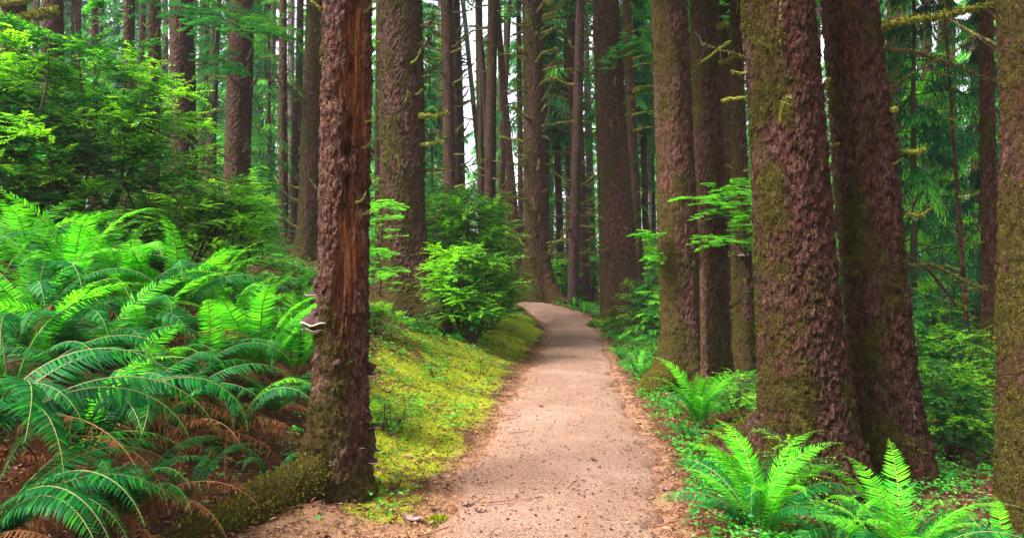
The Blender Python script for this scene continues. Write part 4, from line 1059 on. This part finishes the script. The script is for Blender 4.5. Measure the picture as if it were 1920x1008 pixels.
# ------------------------------------------------------------------ hemlock saplings and limbs
def conifer_meshes(seed, h, z0, nb, bl, droop, leafL, leafW, per, twigs, mat, bright, r0, top_taper=.8, upang=.15, hang=0.0):
    rg = np.random.default_rng(seed); bs, bf = MB(), MB()
    k = 14; t = np.linspace(0, 1, k)[:, None]
    c = np.array([0, 0, h]) * t + np.cumsum(rg.normal(0, .007 * h, (k, 3)), 0) * [1, 1, 0] * t
    bs.tube(c, np.linspace(r0, r0 * .15, k), 8, .5)
    for q in range(nb):
        u = z0 + (1 - z0) * (q + rg.uniform(0, 1)) / nb; z = u * h; a = q * 2.4 + rg.normal(0, .6)
        p0 = np.array([np.interp(u, t[:, 0], c[:, 0]), np.interp(u, t[:, 0], c[:, 1]), z])
        ln = bl * (1 - top_taper * (u - z0) / (1 - z0 + 1e-6)) * rg.uniform(.4, 1.15)
        kk = 8; tt = np.linspace(0, 1, kk)[:, None]
        d = np.array([math.cos(a), math.sin(a), upang + rg.normal(0, .12)])
        c2 = p0 + d * ln * tt + np.array([0, 0, -droop]) * ln * tt ** 2 + np.cumsum(rg.normal(0, .012 * ln, (kk, 3)), 0)
        bs.tube(c2, np.linspace(max(.0035, r0 * .16), .0015, kk), 4, .4, cap=False)
        tb = rg.normal(bright, .22)
        side = np.array([-math.sin(a), math.cos(a), 0])
        for r_ in range(twigs):
            v = .12 + .88 * (r_ + rg.uniform(0, 1)) / twigs; j = v * (kk - 1); jj = min(int(j), kk - 2); p1 = c2[jj] + (c2[jj + 1] - c2[jj]) * (j - jj)
            sg = 1 if r_ % 2 else -1
            l3 = ln * .42 * (1.1 - .75 * v) * rg.uniform(.6, 1.2)
            dd = side * sg * rg.uniform(.6, 1.0) + np.array([d[0], d[1], 0]) * rg.uniform(.4, .8) + np.array([0, 0, rg.normal(-.08 - hang, .12)]); dd /= np.linalg.norm(dd)
            m = per; tt3 = np.linspace(.05, 1, m)
            pl = p1 + dd * l3 * tt3[:, None] + np.array([0, 0, -.25 - hang]) * l3 * tt3[:, None] ** 2
            s2 = np.cross(dd, [0, 0, 1.0]); s2 /= np.linalg.norm(s2) + 1e-9
            sgn = np.where(np.arange(m) % 2 == 0, 1, -1)[:, None]
            ld = s2 * sgn * .8 + dd * .9 + rg.normal(0, .18, (m, 3)) + np.array([0, 0, -hang])
            tl = np.clip(tb + .3 * (tt3 - .5) + .2 * (v - .5) + rg.normal(0, .1, m), 0, 1)
            bf.leaves(pl, ld, np.array([0, 0, 1.0]) + rg.normal(0, .35, (m, 3)), leafL * rg.uniform(.7, 1.2, m), leafW * rg.uniform(.7, 1.2, m), tl, droop=.3)
    return bs.mesh('trunk', M['stem']), bf.mesh('crown', M[mat])

C_sap = conifer_meshes(1, 1.7, .10, 46, .62, .35, .040, .011, 16, 14, 'hemlock', .72, .012)
C_sap2 = conifer_meshes(2, 2.6, .12, 54, .95, .45, .050, .014, 17, 14, 'hemlock', .42, .018)
def conifer(meshes, label, cat, px, D, rz, scale, group=None, name='hemlock_sapling', off=0):
    x = (px - 960) / F * D
    root = bpy.data.objects.new(name, None); COL.objects.link(root); root.location = (x, D, float(G(x, D)) - .05 + off); root.rotation_euler = (0, 0, rz)
    root.scale = (scale,) * 3; root.empty_display_size = .3
    tag(root, label, cat, group)
    obj('trunk', meshes[0], root); obj('crown', meshes[1], root)
    return root

conifer(C_sap, 'fresh green hemlock sapling behind the slender left spruces', 'sapling', 492, 12.5, .4, 1.15)
conifer(C_sap2, 'darker hemlock sapling under the fresh one on the left crest', 'sapling', 510, 13.5, 1.4, .75)
conifer(C_sap, 'small hemlock on the bank, right below the thick mossy spruce', 'sapling', 880, 12.0, .9, .75)
conifer(C_sap2, 'hemlock sapling in the dark thicket beside the furrowed trunk', 'sapling', 1716, 7.6, 3.9, .62)
conifer(C_sap2, 'slightly bluish hemlock low behind the edge trunk', 'sapling', 1800, 8.2, 4.6, .52)
conifer(C_sap, 'bright hemlock sapling between the slim mossy and scaly trunks', 'sapling', 1222, 14.0, 1.9, 1.25)

def spray_limb(key, pts, r0, seed, L2=.28, leafL=.032, leafW=.009, bright=.8, nb=16, mat='hemlock', name='branch'):
    """a live hemlock limb with flat sprays, through photo points, child of the tree"""
    t = TREES[key]; rg = np.random.default_rng(seed)
    c = np.array([P(*q) for q in pts]) - t['base']
    k = 16; u = np.linspace(0, len(c) - 1, k); c = np.stack([np.interp(u, np.arange(len(c)), c[:, q]) for q in range(3)], 1)
    for _ in range(2): c[1:-1] = (c[:-2] + 2 * c[1:-1] + c[2:]) / 4
    bs, bf = MB(), MB()
    bs.tube(c, np.linspace(r0, .002, k), 6, .3)
    for q in range(nb):
        v = .12 + .88 * (q + rg.uniform(0, 1)) / nb; j = v * (k - 1); jj = min(int(j), k - 2); p0 = c[jj] + (c[jj + 1] - c[jj]) * (j - jj)
        tg = unit(c[jj + 1] - c[jj]); side = unit(np.cross(tg, [0, 0, 1.0])) * (1 if q % 2 else -1)
        d = unit(side * rg.uniform(.5, 1) + tg * rg.uniform(.4, 1) + np.array([0, 0, rg.normal(.05, .2)])); l2 = L2 * (1.2 - .6 * v) * rg.uniform(.6, 1.2)
        s8 = np.linspace(0, 1, 8)[:, None]; c2 = p0 + d * l2 * s8 + np.array([0, 0, -.2]) * l2 * s8 ** 2
        bs.tube(c2, np.linspace(.003, .001, 8), 3, .3, cap=False)
        sd = unit(np.cross(d, [0, 0, 1.0])); tb = rg.normal(bright, .12)
        for w in range(14):
            z = rg.uniform(.1, 1); p1 = p0 + d * l2 * z + np.array([0, 0, -.2]) * l2 * z * z; l3 = l2 * .38 * (1.15 - .8 * z)
            dd = unit(sd * (1 if w % 2 else -1) + d * rg.uniform(.5, .9) + rg.normal(0, .08, 3)); m = 10; tt = np.linspace(0, 1, m)[:, None]
            sg = np.where(np.arange(m) % 2 == 0, 1, -1)[:, None]
            bf.leaves(p1 + dd * l3 * tt, np.cross(dd, [0, 0, 1.0]) * sg + dd * .8 + rg.normal(0, .15, (m, 3)), np.array([0, 0, 1.0]) + rg.normal(0, .3, (m, 3)), leafL * rg.uniform(.6, 1.1, m), leafW, np.clip(tb + .2 * (tt[:, 0] - .5) + rg.normal(0, .08, m), 0, 1))
    o = obj(name, bs.mesh(name, M['stem']), t['root']); o['label'] = 'live limb with flat green sprays'
    f = obj('foliage', bf.mesh('foliage', M[mat]), o)
spray_limb('fifteen_b', [(1402, 470, 11.9), (1372, 420, 11.2), (1358, 380, 10.0), (1345, 350, 9.0)], .012, 1, .50, .05, .013)
spray_limb('fifteen_b', [(1398, 430, 11.9), (1370, 405, 10.6), (1330, 380, 9.4), (1295, 368, 8.8)], .012, 2, .45, .05, .013)
spray_limb('fifteen_b', [(1400, 400, 11.9), (1390, 370, 10.5), (1380, 352, 9.4), (1405, 345, 8.9)], .012, 3, .45, .05, .013)
spray_limb('fifteen_b', [(1400, 480, 11.9), (1380, 455, 10.6), (1345, 445, 9.4), (1325, 452, 9.0)], .012, 4, .42, .05, .013)
spray_limb('fifteen_b', [(1400, 500, 11.9), (1395, 440, 10.6), (1395, 415, 9.6), (1400, 405, 9.2)], .012, 5, .42, .05, .013)
spray_limb('two', [(715, 470, 12.6), (718, 420, 11.5), (712, 385, 10.0), (735, 376, 9.0)], .012, 6, .5, .05, .013)
spray_limb('two', [(712, 560, 12.6), (715, 520, 11.5), (708, 500, 10.0), (742, 512, 9.0)], .012, 7, .5, .05, .013)
spray_limb('two', [(715, 520, 12.6), (712, 480, 11.5), (700, 465, 10.0), (722, 470, 9.4)], .012, 8, .4, .05, .013)
spray_limb('four', [(440, 30, 16.3), (415, 20, 14.5), (400, 30, 13.5), (440, 62, 12.8)], .03, 9, 1.0, .09, .022, .35)
spray_limb('four', [(445, 60, 16.3), (480, 45, 15.5), (500, 52, 14.5), (520, 70, 13.8)], .03, 10, .9, .09, .022, .55)
spray_limb('four', [(440, 120, 16.3), (405, 110, 15.0), (410, 125, 14.0), (445, 132, 13.2)], .03, 11, .7, .09, .022, .4)
spray_limb('five', [(350, -20, 17.3), (330, 10, 15.5), (345, 20, 14.5), (380, 30, 13.8)], .03, 12, 1.0, .09, .022, .3)
spray_limb('thirteen', [(1250, 440, 10.0), (1225, 436, 9.9), (1200, 438, 9.8)], .006, 13, .25, .04, .012, .8, 10)
spray_limb('thirteen', [(1250, 478, 10.0), (1230, 476, 9.9), (1212, 480, 9.8)], .006, 14, .22, .04, .012, .8, 8)

# background conifers: six crowns shared by many trees
BG = [conifer_meshes(20 + q, 24, z0, 110, bl, dr, .34, .10, 11, 16, 'far_needles', br, .28, top_taper=.8, upang=.1, hang=hg)
      for q, (z0, bl, dr, br, hg) in enumerate(((.22, 3.2, .45, .5, .35), (.32, 2.8, .5, .35, .5), (.12, 3.6, .4, .6, .3), (.40, 3.0, .5, .45, .4), (.05, 3.0, .45, .75, .25)))]
rgb = np.random.default_rng(77)
far = []
cand = [(px, D) for D in (34, 40, 47, 55, 64, 75) for px in range(-260, 2200, int(3300 / D * 1.5))]
for (px, D) in cand:
    px += rgb.uniform(-30, 30); d = D + rgb.uniform(-3, 3)
    dens = .72 if D > 40 else .28
    if 800 < px < 1000 and D < 39: continue
    if 800 < px < 1000 and rgb.uniform() > .85: continue
    if rgb.uniform() > dens: continue
    far.append((px, d))
for (px, d) in far:
    v = int(rgb.integers(0, 5))
    conifer(BG[v], 'distant spruce with drooping needle-clad limbs deep in the stand', 'tree', px, d, rgb.uniform(0, 6.28), rgb.uniform(.8, 1.15), group='distant conifers filling the forest background', name='distant_spruce')
# nearer trees whose crowns hang into the right-hand thicket and over the left
H_dark = conifer_meshes(40, 9.0, .06, 90, 2.0, .45, .11, .022, 16, 18, 'hemlock', .25, .07, hang=.55)
H_mid = conifer_meshes(41, 13.0, .14, 90, 2.4, .4, .14, .03, 15, 18, 'hemlock', .45, .10, hang=.3)
H_light = conifer_meshes(42, 8.0, .03, 90, 2.0, .4, .13, .035, 15, 16, 'hemlock', .85, .07, hang=.2)
conifer(H_dark, 'shady hemlock with hanging dark twigs beside the furrowed trunk', 'tree', 1712, 11.5, 1.0, 1.0, name='hemlock_tree')
conifer(H_dark, 'dim hemlock just left of the slimmer dark spruce on the right', 'tree', 1835, 14.0, 2.4, 1.0, name='hemlock_tree')
conifer(H_light, 'glowing yellow-green hemlock behind the dark right thicket', 'tree', 1765, 21, .4, 1.1, name='hemlock_tree')
conifer(H_light, 'second glowing hemlock behind the thicket, farther right', 'tree', 1850, 24, 1.9, 1.1, name='hemlock_tree')
conifer(H_light, 'glowing hemlock seen through the gap beside the furrowed trunk', 'tree', 1700, 27, 3.3, 1.25, name='hemlock_tree')
conifer(H_mid, 'teal hemlock whose limbs cross the tall bare left spruce', 'tree', 400, 19, .7, 1.0, name='hemlock_tree')
conifer(H_mid, 'hemlock with soft green limbs behind the slender left spruces', 'tree', 500, 27, 2.7, 1.05, name='hemlock_tree')
conifer(H_mid, 'hemlock between the great flared and straight brown trunks', 'tree', 1045, 36, 1.7, 1.2, name='hemlock_tree')
conifer(H_mid, 'hemlock behind the slim mossy spruce on the right', 'tree', 1190, 34, 5.0, 1.2, name='hemlock_tree')
conifer(H_light, 'light hemlock glowing at the far end beyond the bend', 'tree', 945, 44, 5.0, .8, name='hemlock_tree')
conifer(H_mid, 'hemlock behind the gap right of the thick mossy spruce', 'tree', 810, 33, 3.0, 1.1, name='hemlock_tree')
conifer(H_light, 'light hemlock between scaly and largest trunks, low down', 'tree', 1372, 20, 3.0, .8, name='hemlock_tree')

# live crowns of the tall trees, above the picture: they shade the stand
def canopy(seed, z0, z1, nb, bl):
    rg = np.random.default_rng(seed); b = MB()
    for q in range(nb):
        z = z0 + (z1 - z0) * (q + rg.uniform()) / nb; a = q * 2.4 + rg.normal(0, .4); ln = bl * (1 - .7 * (z - z0) / (z1 - z0)) * rg.uniform(.6, 1.1)
        m = 150; v = rg.uniform(.08, 1, m); d = np.array([math.cos(a), math.sin(a), 0]); sd = np.array([-math.sin(a), math.cos(a), 0])
        p = d * ln * v[:, None] + sd * rg.normal(0, .22, m)[:, None] * ln * (1.1 - v)[:, None] + np.array([0, 0, 1.0]) * (z - .3 * ln * v ** 2 + rg.normal(0, .12, m))[:, None]
        b.leaves(p, d + sd * rg.normal(0, .9, m)[:, None] + rg.normal(0, .2, (m, 3)), np.array([0, 0, 1.0]) + rg.normal(0, .4, (m, 3)), rg.uniform(.2, .4, m), rg.uniform(.08, .14, m), np.clip(rg.normal(.5, .2, m), 0, 1))
    return b.mesh('crown', M['far_needles'])
CAN = [canopy(1, 7.5, 24, 80, 3.4), canopy(2, 12.5, 25, 70, 3.4)]
for key in ('thirteen', 'fourteen', 'fifteen_b', 'sixteen', 'seventeen', 'eighteen', 'nineteen', 'fifteen'):
    t = TREES[key]; obj('crown', CAN[0], t['root'], (t['lean'] * 14, 0, 0), (0, 0, len(key) * 1.1))
for key in ('eleven', 'nine', 'ten', 'two', 'three', 'four', 'five', 'six', 'twelve', 'left_a', 'left_b'):
    t = TREES[key]; obj('crown', CAN[1], t['root'], (t['lean'] * 18, 0, 0), (0, 0, len(key) * 1.7))

# far understory shrubs
for q in range(64):
    D = rgb.uniform(21, 62); px = rgb.uniform(-100, 2020)
    if 985 < px < 1045 and D < 27: continue
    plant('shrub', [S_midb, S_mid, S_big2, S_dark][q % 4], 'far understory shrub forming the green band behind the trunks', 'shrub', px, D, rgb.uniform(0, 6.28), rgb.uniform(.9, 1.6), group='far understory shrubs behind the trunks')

# ------------------------------------------------------------------ ground layers that nobody could count
def scatter(n, x0, x1, y0, y1, seed, dens):
    rg = np.random.default_rng(seed)
    x = rg.uniform(x0, x1, n); u = rg.uniform(0, 1, n); y = y0 * (y1 / y0) ** u         # denser near
    x = x * (y / y1) ** .35 if False else x
    k = rg.uniform(0, 1, n) < dens(x, y)
    return x[k], y[k], rg
def edist(x, y):
    l, r = edges(y); return l - x, x - r

# moss on the bank
def d_moss(x, y):
    dl, dr = edist(x, y)
    m = (1 - .9 * (x / y < -.245) * (y < 9.5)) * sstep(-.02, .4, dl + 0.5 * (fbm(x * 2.2, y * 2.2, 5.0, 4, 35) - 0.5)) * (1 - .35 * sstep(0.50, 0.62, fbm(x * 1.5, y * 1.5, 9.0, 4, 36))) * (1 - sstep(1.2, 2.2, dl)) * (.35 + 1.0 * sstep(.4, .6, fbm(x * 2.5, y * 2.5, 0., 3, 21))) * np.interp(y, [3.7, 4.6], [.25, 1])
    return m + .25 * sstep(.1, .4, dr) * (1 - sstep(.8, 1.4, dr)) * sstep(.5, .6, fbm(x * 2, y * 2, 0., 3, 22))
x, y, rg = scatter(330000, -4.5, 4.5, 3.3, 16, 1, d_moss)
b = MB(); n = len(x)
p = np.stack([x, y, G(x, y) - .004], 1); d = rg.normal(0, .8, (n, 3)); d[:, 2] = rg.uniform(.5, 1.4, n)
b.leaves(p, d, rg.normal(0, 1, (n, 3)), rg.uniform(.010, .024, n), rg.uniform(.006, .013, n), np.clip(.45 + .5 * (fbm(x * 3, y * 3, 1., 3, 4) - .5) * 2 + rg.normal(0, .2, n), 0, 1))
tag(obj('moss_carpet', b.mesh('moss_carpet', M['mossgreen'])), 'yellow-green moss carpet on the bank left of the path', 'moss', kind='stuff')

# fallen needles and chips on the path and its edges
def d_need(x, y):
    dl, dr = edist(x, y); m = np.maximum(dl, dr)
    return np.where(m < 0, .45, np.clip(.9 - m * 1.1, 0, 1)) + .5 * (dl < .9) * (dl > 0) * (y < 4.7)
x, y, rg = scatter(110000, -2.5, 2.8, 3.2, 14, 2, d_need)
n = len(x); b = MB(); p = np.stack([x, y, G(x, y) + .009], 1)
d = rg.normal(0, 1, (n, 3)); d[:, 2] = rg.normal(0, .12, n)
b.leaves(p, d, np.array([0, 0, 1.0]) + rg.normal(0, .3, (n, 3)), rg.uniform(.008, .026, n), rg.uniform(.002, .004, n), rg.uniform(0, 1, n))
tag(obj('fallen_needles', b.mesh('fallen_needles', M['needle'])), 'orange fallen needles strewn over the path', 'needles', kind='stuff')

def d_deb(x, y):
    dl, dr = edist(x, y); m = np.maximum(dl, dr)
    return (m < .12) * (.35 + .65 * sstep(-.45, -.05, m)) * (.5 + .5 * sstep(.45, .6, fbm(x * 3, y * 1.5, 4., 3, 61)))
x, y, rg = scatter(70000, -1.6, 2.6, 3.3, 20, 12, d_deb)
n = len(x); b = MB(); d = rg.normal(0, 1, (n, 3)); d[:, 2] = rg.normal(0, .15, n); big = rg.uniform(0, 1, n) ** 6
b.leaves(np.stack([x, y, G(x, y) + .010 + .004 * big], 1), d, np.array([0, 0, 1.0]) + rg.normal(0, .35, (n, 3)), .007 + .035 * big, .004 + .016 * big, np.clip(rg.choice([.1, .25, .55, .95], n, p=[.35, .25, .2, .2]) + rg.normal(0, .1, n), 0, 1))
tag(obj('path_debris', b.mesh('path_debris', M['litter'])), 'bark crumbs and bits of litter trodden into the path', 'debris', kind='stuff')

def d_lit(x, y):
    dl, dr = edist(x, y); m = np.maximum(dl, dr)
    return np.where(m < -.15, .10, np.where(m < .25, .30, .8)) * (1 - .5 * d_moss(x, y).clip(0, 1) * (1 - sstep(.54, .62, fbm(x * 1.8, y * 1.8, 7., 3, 62))))
x, y, rg = scatter(90000, -6.5, 6.5, 2.6, 15, 3, d_lit)
n = len(x); b = MB(); p = np.stack([x, y, G(x, y) + rg.uniform(.003, .03, n)], 1)
d = rg.normal(0, 1, (n, 3)); d[:, 2] = rg.normal(0, .3, n)
b.leaves(p, d, np.array([0, 0, 1.0]) + rg.normal(0, .6, (n, 3)), rg.uniform(.02, .055, n) * np.where(np.maximum(*edist(x, y)) < -.05, .45, 1), rg.uniform(.006, .028, n) * np.where(np.maximum(*edist(x, y)) < -.05, .5, 1), rg.uniform(0, 1, n) ** 1.3)
for q in range(900):        # twigs
    x0 = rg.uniform(-5, 4); y0 = 2.8 * (14 / 2.8) ** rg.uniform(); dl, dr = edist(x0, y0)
    if max(dl, dr) < -.1 and rg.uniform() > .10: continue
    a = rg.uniform(0, 6.28); L = rg.uniform(.06, .4); s = np.linspace(-.5, .5, 5)
    xx = x0 + np.cos(a) * s * L + rg.normal(0, .006, 5); yy = y0 + np.sin(a) * s * L + rg.normal(0, .006, 5)
    b.tube(np.stack([xx, yy, G(xx, yy) + .012 + rg.uniform(0, .03)], 1), np.linspace(.004, .0015, 5), 4, rg.uniform(.1, .7))
tag(obj('leaf_litter', b.mesh('leaf_litter', M['litter'])), 'brown leaf litter and twigs over the forest floor', 'litter', kind='stuff')

# low leafy cover (sorrel, bilberry seedlings)
def d_cov(x, y):
    dl, dr = edist(x, y); c = sstep(.48, .62, fbm(x * 1.4, y * 1.4, 2., 3, 23))
    c2 = sstep(.52, .62, fbm(x * 3.1, y * 3.1, 2., 3, 24))
    return (sstep(.05, .3, dr) * (.45 + .55 * c) * (1 - .5 * sstep(2, 4, dr)) + sstep(.1, .35, dl) * (.10 + .75 * c2 * (y > 4) ) * np.interp(dl, [0, .6, 1.6, 3, 5], [.3, .25, .7, 1, 2.0]) * np.interp(y, [3.6, 4.4, 9], [.15, .5, 1]))
x, y, rg = scatter(75000, -7, 6, 3.2, 30, 5, d_cov)
n = len(x); b = MB(); gz = G(x, y); hh = rg.uniform(.015, .10, n)
for q in range(4):
    a = rg.uniform(0, 6.28, n); dd = np.stack([np.cos(a), np.sin(a), rg.normal(.1, .25, n)], 1)
    off = dd * [[1, 1, 0]] * rg.uniform(0, .03, (n, 1))
    b.leaves(np.stack([x, y, gz + hh], 1) + off, dd, np.array([0, 0, 1.0]) + rg.normal(0, .3, (n, 3)), rg.uniform(.018, .045, n) * np.interp(y, [4, 20], [1, 1.8]), rg.uniform(.014, .034, n) * np.interp(y, [4, 20], [1, 1.8]), np.clip(rg.normal(.55, .2, n), 0, 1), wide=.55)
tag(obj('ground_cover', b.mesh('ground_cover', M['cover'])), 'small-leaved green ground cover on both sides of the path', 'ground cover', kind='stuff')

# ------------------------------------------------------------------ single small things
def chip(name, px, py, L, W, label, rz, mat='chip', lift=.03, cat='bark chip', group=None):
    """a curled flat piece lying on the ground under the photo pixel"""
    rg = np.random.default_rng(int(px)); D = 1280 * 1.5 / (py - 520)
    x = (px - 960) / F * D; z = float(G(x, D)) + .012
    b = MB(); nu, nv = 9, 5
    U, Vv = np.meshgrid(np.linspace(-1, 1, nu), np.linspace(-1, 1, nv))
    prof = 1 - U ** 2 * .75
    X_ = U * L / 2; Y_ = Vv * W / 2 * prof + .1 * W * np.sin(U * 4)
    Zt = lift * (U ** 2 * .6 + Vv ** 2 * .5) + rg.normal(0, .0012, U.shape)
    top = np.stack([X_, Y_, Zt], -1).reshape(-1, 3); bot = top - [0, 0, .004]
    i = np.arange(nv - 1)[:, None] * nu + np.arange(nu - 1)[None, :]
    Q = np.stack([i, i + 1, i + nu + 1, i + nu], -1).reshape(-1, 4)
    o = nu * nv
    rim = list(range(nu)) + [nu * k + nu - 1 for k in range(1, nv)] + [o - 1 - k for k in range(1, nu)] + [nu * (nv - 1 - k) for k in range(1, nv - 1)]
    SQ = [[rim[k], rim[(k + 1) % len(rim)], rim[(k + 1) % len(rim)] + o, rim[k] + o] for k in range(len(rim))]
    b.add(np.vstack([top, bot]), np.vstack([Q, Q[:, ::-1] + o, SQ]))
    ob = obj(name, b.mesh(name, M[mat], True), None, (x, D, z), (0, 0, rz))
    return tag(ob, label, cat, group)
chip('fallen_bark', 775, 975, .14, .05, 'curled purplish bark piece on the needles near the front trunk', -.5)
chip('fallen_bark', 897, 966, .05, .035, 'grey flake lying on the left part of the path at the bottom', .3)
chip('fallen_bark', 872, 953, .06, .035, 'pale grey flake on the left edge of the path', -.2)
chip('fallen_bark', 1112, 870, .06, .035, 'grey flake in the middle of the path', .8)
chip('fallen_bark', 1085, 938, .022, .016, 'small reddish chip on the path near the bottom', .1)
chip('fallen_bark', 1245, 920, .07, .04, 'dark flake on the right edge of the path', 1.0)
chip('fallen_bark', 1262, 890, .06, .03, 'brown flake among litter right of the path', 2.0)
chip('fallen_leaf', 1015, 768, .06, .04, 'dull fallen leaf on the left side of the path farther up', .4, cat='leaf')

def moss_clump(px, py, r, label):
    rg = np.random.default_rng(int(px)); D = 1280 * 1.5 / (py - 520); x = (px - 960) / F * D
    n = 900; a = rg.normal(0, 1, (n, 3)); a[:, 2] = abs(a[:, 2]); a /= np.linalg.norm(a, axis=1)[:, None]
    b = MB(); b.leaves(a * r * [1, .8, .55] * rg.uniform(.6, 1, (n, 1)), a + rg.normal(0, .5, (n, 3)), rg.normal(0, 1, (n, 3)), rg.uniform(.008, .02, n), rg.uniform(.004, .009, n), np.clip(rg.normal(.5, .2, n), 0, 1))
    tag(obj('moss_clump', b.mesh('moss_clump', M['mossgreen']), None, (x, D, float(G(x, D)))), label, 'moss clump')
moss_clump(822, 975, .06, 'loose moss clump beside the curled bark piece')
moss_clump(792, 868, .045, 'rounded moss clump on the mossy bank right of the fungi')
moss_clump(715, 822, .06, 'moss hummock close to the right foot of the front trunk')

def fallen_branch(pts, r0, r1, label, tint=.35):
    c = np.array([P(*q) for q in pts]); base = c[0].copy(); rg = np.random.default_rng(len(label))
    k = 16; u = np.linspace(0, len(c) - 1, k); c = np.stack([np.interp(u, np.arange(len(c)), c[:, q]) for q in range(3)], 1)
    c[:, 2] = G(c[:, 0], c[:, 1]) + .05; base[2] = c[0, 2]
    b = MB(); b.tube(c - base + rg.normal(0, .008, c.shape), np.linspace(r0, r1, k), 7, tint)
    for q in range(5):
        j = rg.integers(3, k - 1); d = unit(rg.normal(0, 1, 3) * [1, 1, .4]); L = rg.uniform(.15, .4); s = np.linspace(0, 1, 4)[:, None]
        b.tube(c[j] - base + d * s * L, np.linspace(r1, .003, 4), 4, tint)
    tag(obj('fallen_branch', b.mesh('fallen_branch', M['branch']), None, base), label, 'branch')
fallen_branch([(470, 490, 9.6), (520, 492, 9.8), (575, 498, 10.1)], .03, .012, 'pale fallen branch on the crest of the left bank')
fallen_branch([(1710, 790, 6.6), (1760, 800, 6.4), (1800, 815, 6.2)], .03, .012, 'dead branch lying in the dark thicket at the far right', .1)
fallen_branch([(330, 900, 4.2), (400, 850, 4.6), (470, 800, 5.0)], .008, .004, 'thin dry stick among the left ferns', .1)

# ------------------------------------------------------------------ the damp air
hz, hn = nodes('haze_air')
ho = hn.nodes.new('ShaderNodeOutputMaterial'); hv = hn.nodes.new('ShaderNodeVolumePrincipled')
hv.inputs['Color'].default_value = (0.92, 0.97, 1.0, 1); hv.inputs['Density'].default_value = 0.0007; hv.inputs['Anisotropy'].default_value = 0.2
hn.links.new(hv.outputs[0], ho.inputs['Volume'])
b = MB(); x0, x1, y0, y1, z0, z1 = -430, 430, -62, 505, -3, 40
b.add([(x0, y0, z0), (x1, y0, z0), (x1, y1, z0), (x0, y1, z0), (x0, y0, z1), (x1, y0, z1), (x1, y1, z1), (x0, y1, z1)], [[0, 3, 2, 1], [4, 5, 6, 7], [0, 1, 5, 4], [1, 2, 6, 5], [2, 3, 7, 6], [3, 0, 4, 7]])
tag(obj('haze', b.mesh('haze', hz)), kind='stuff')
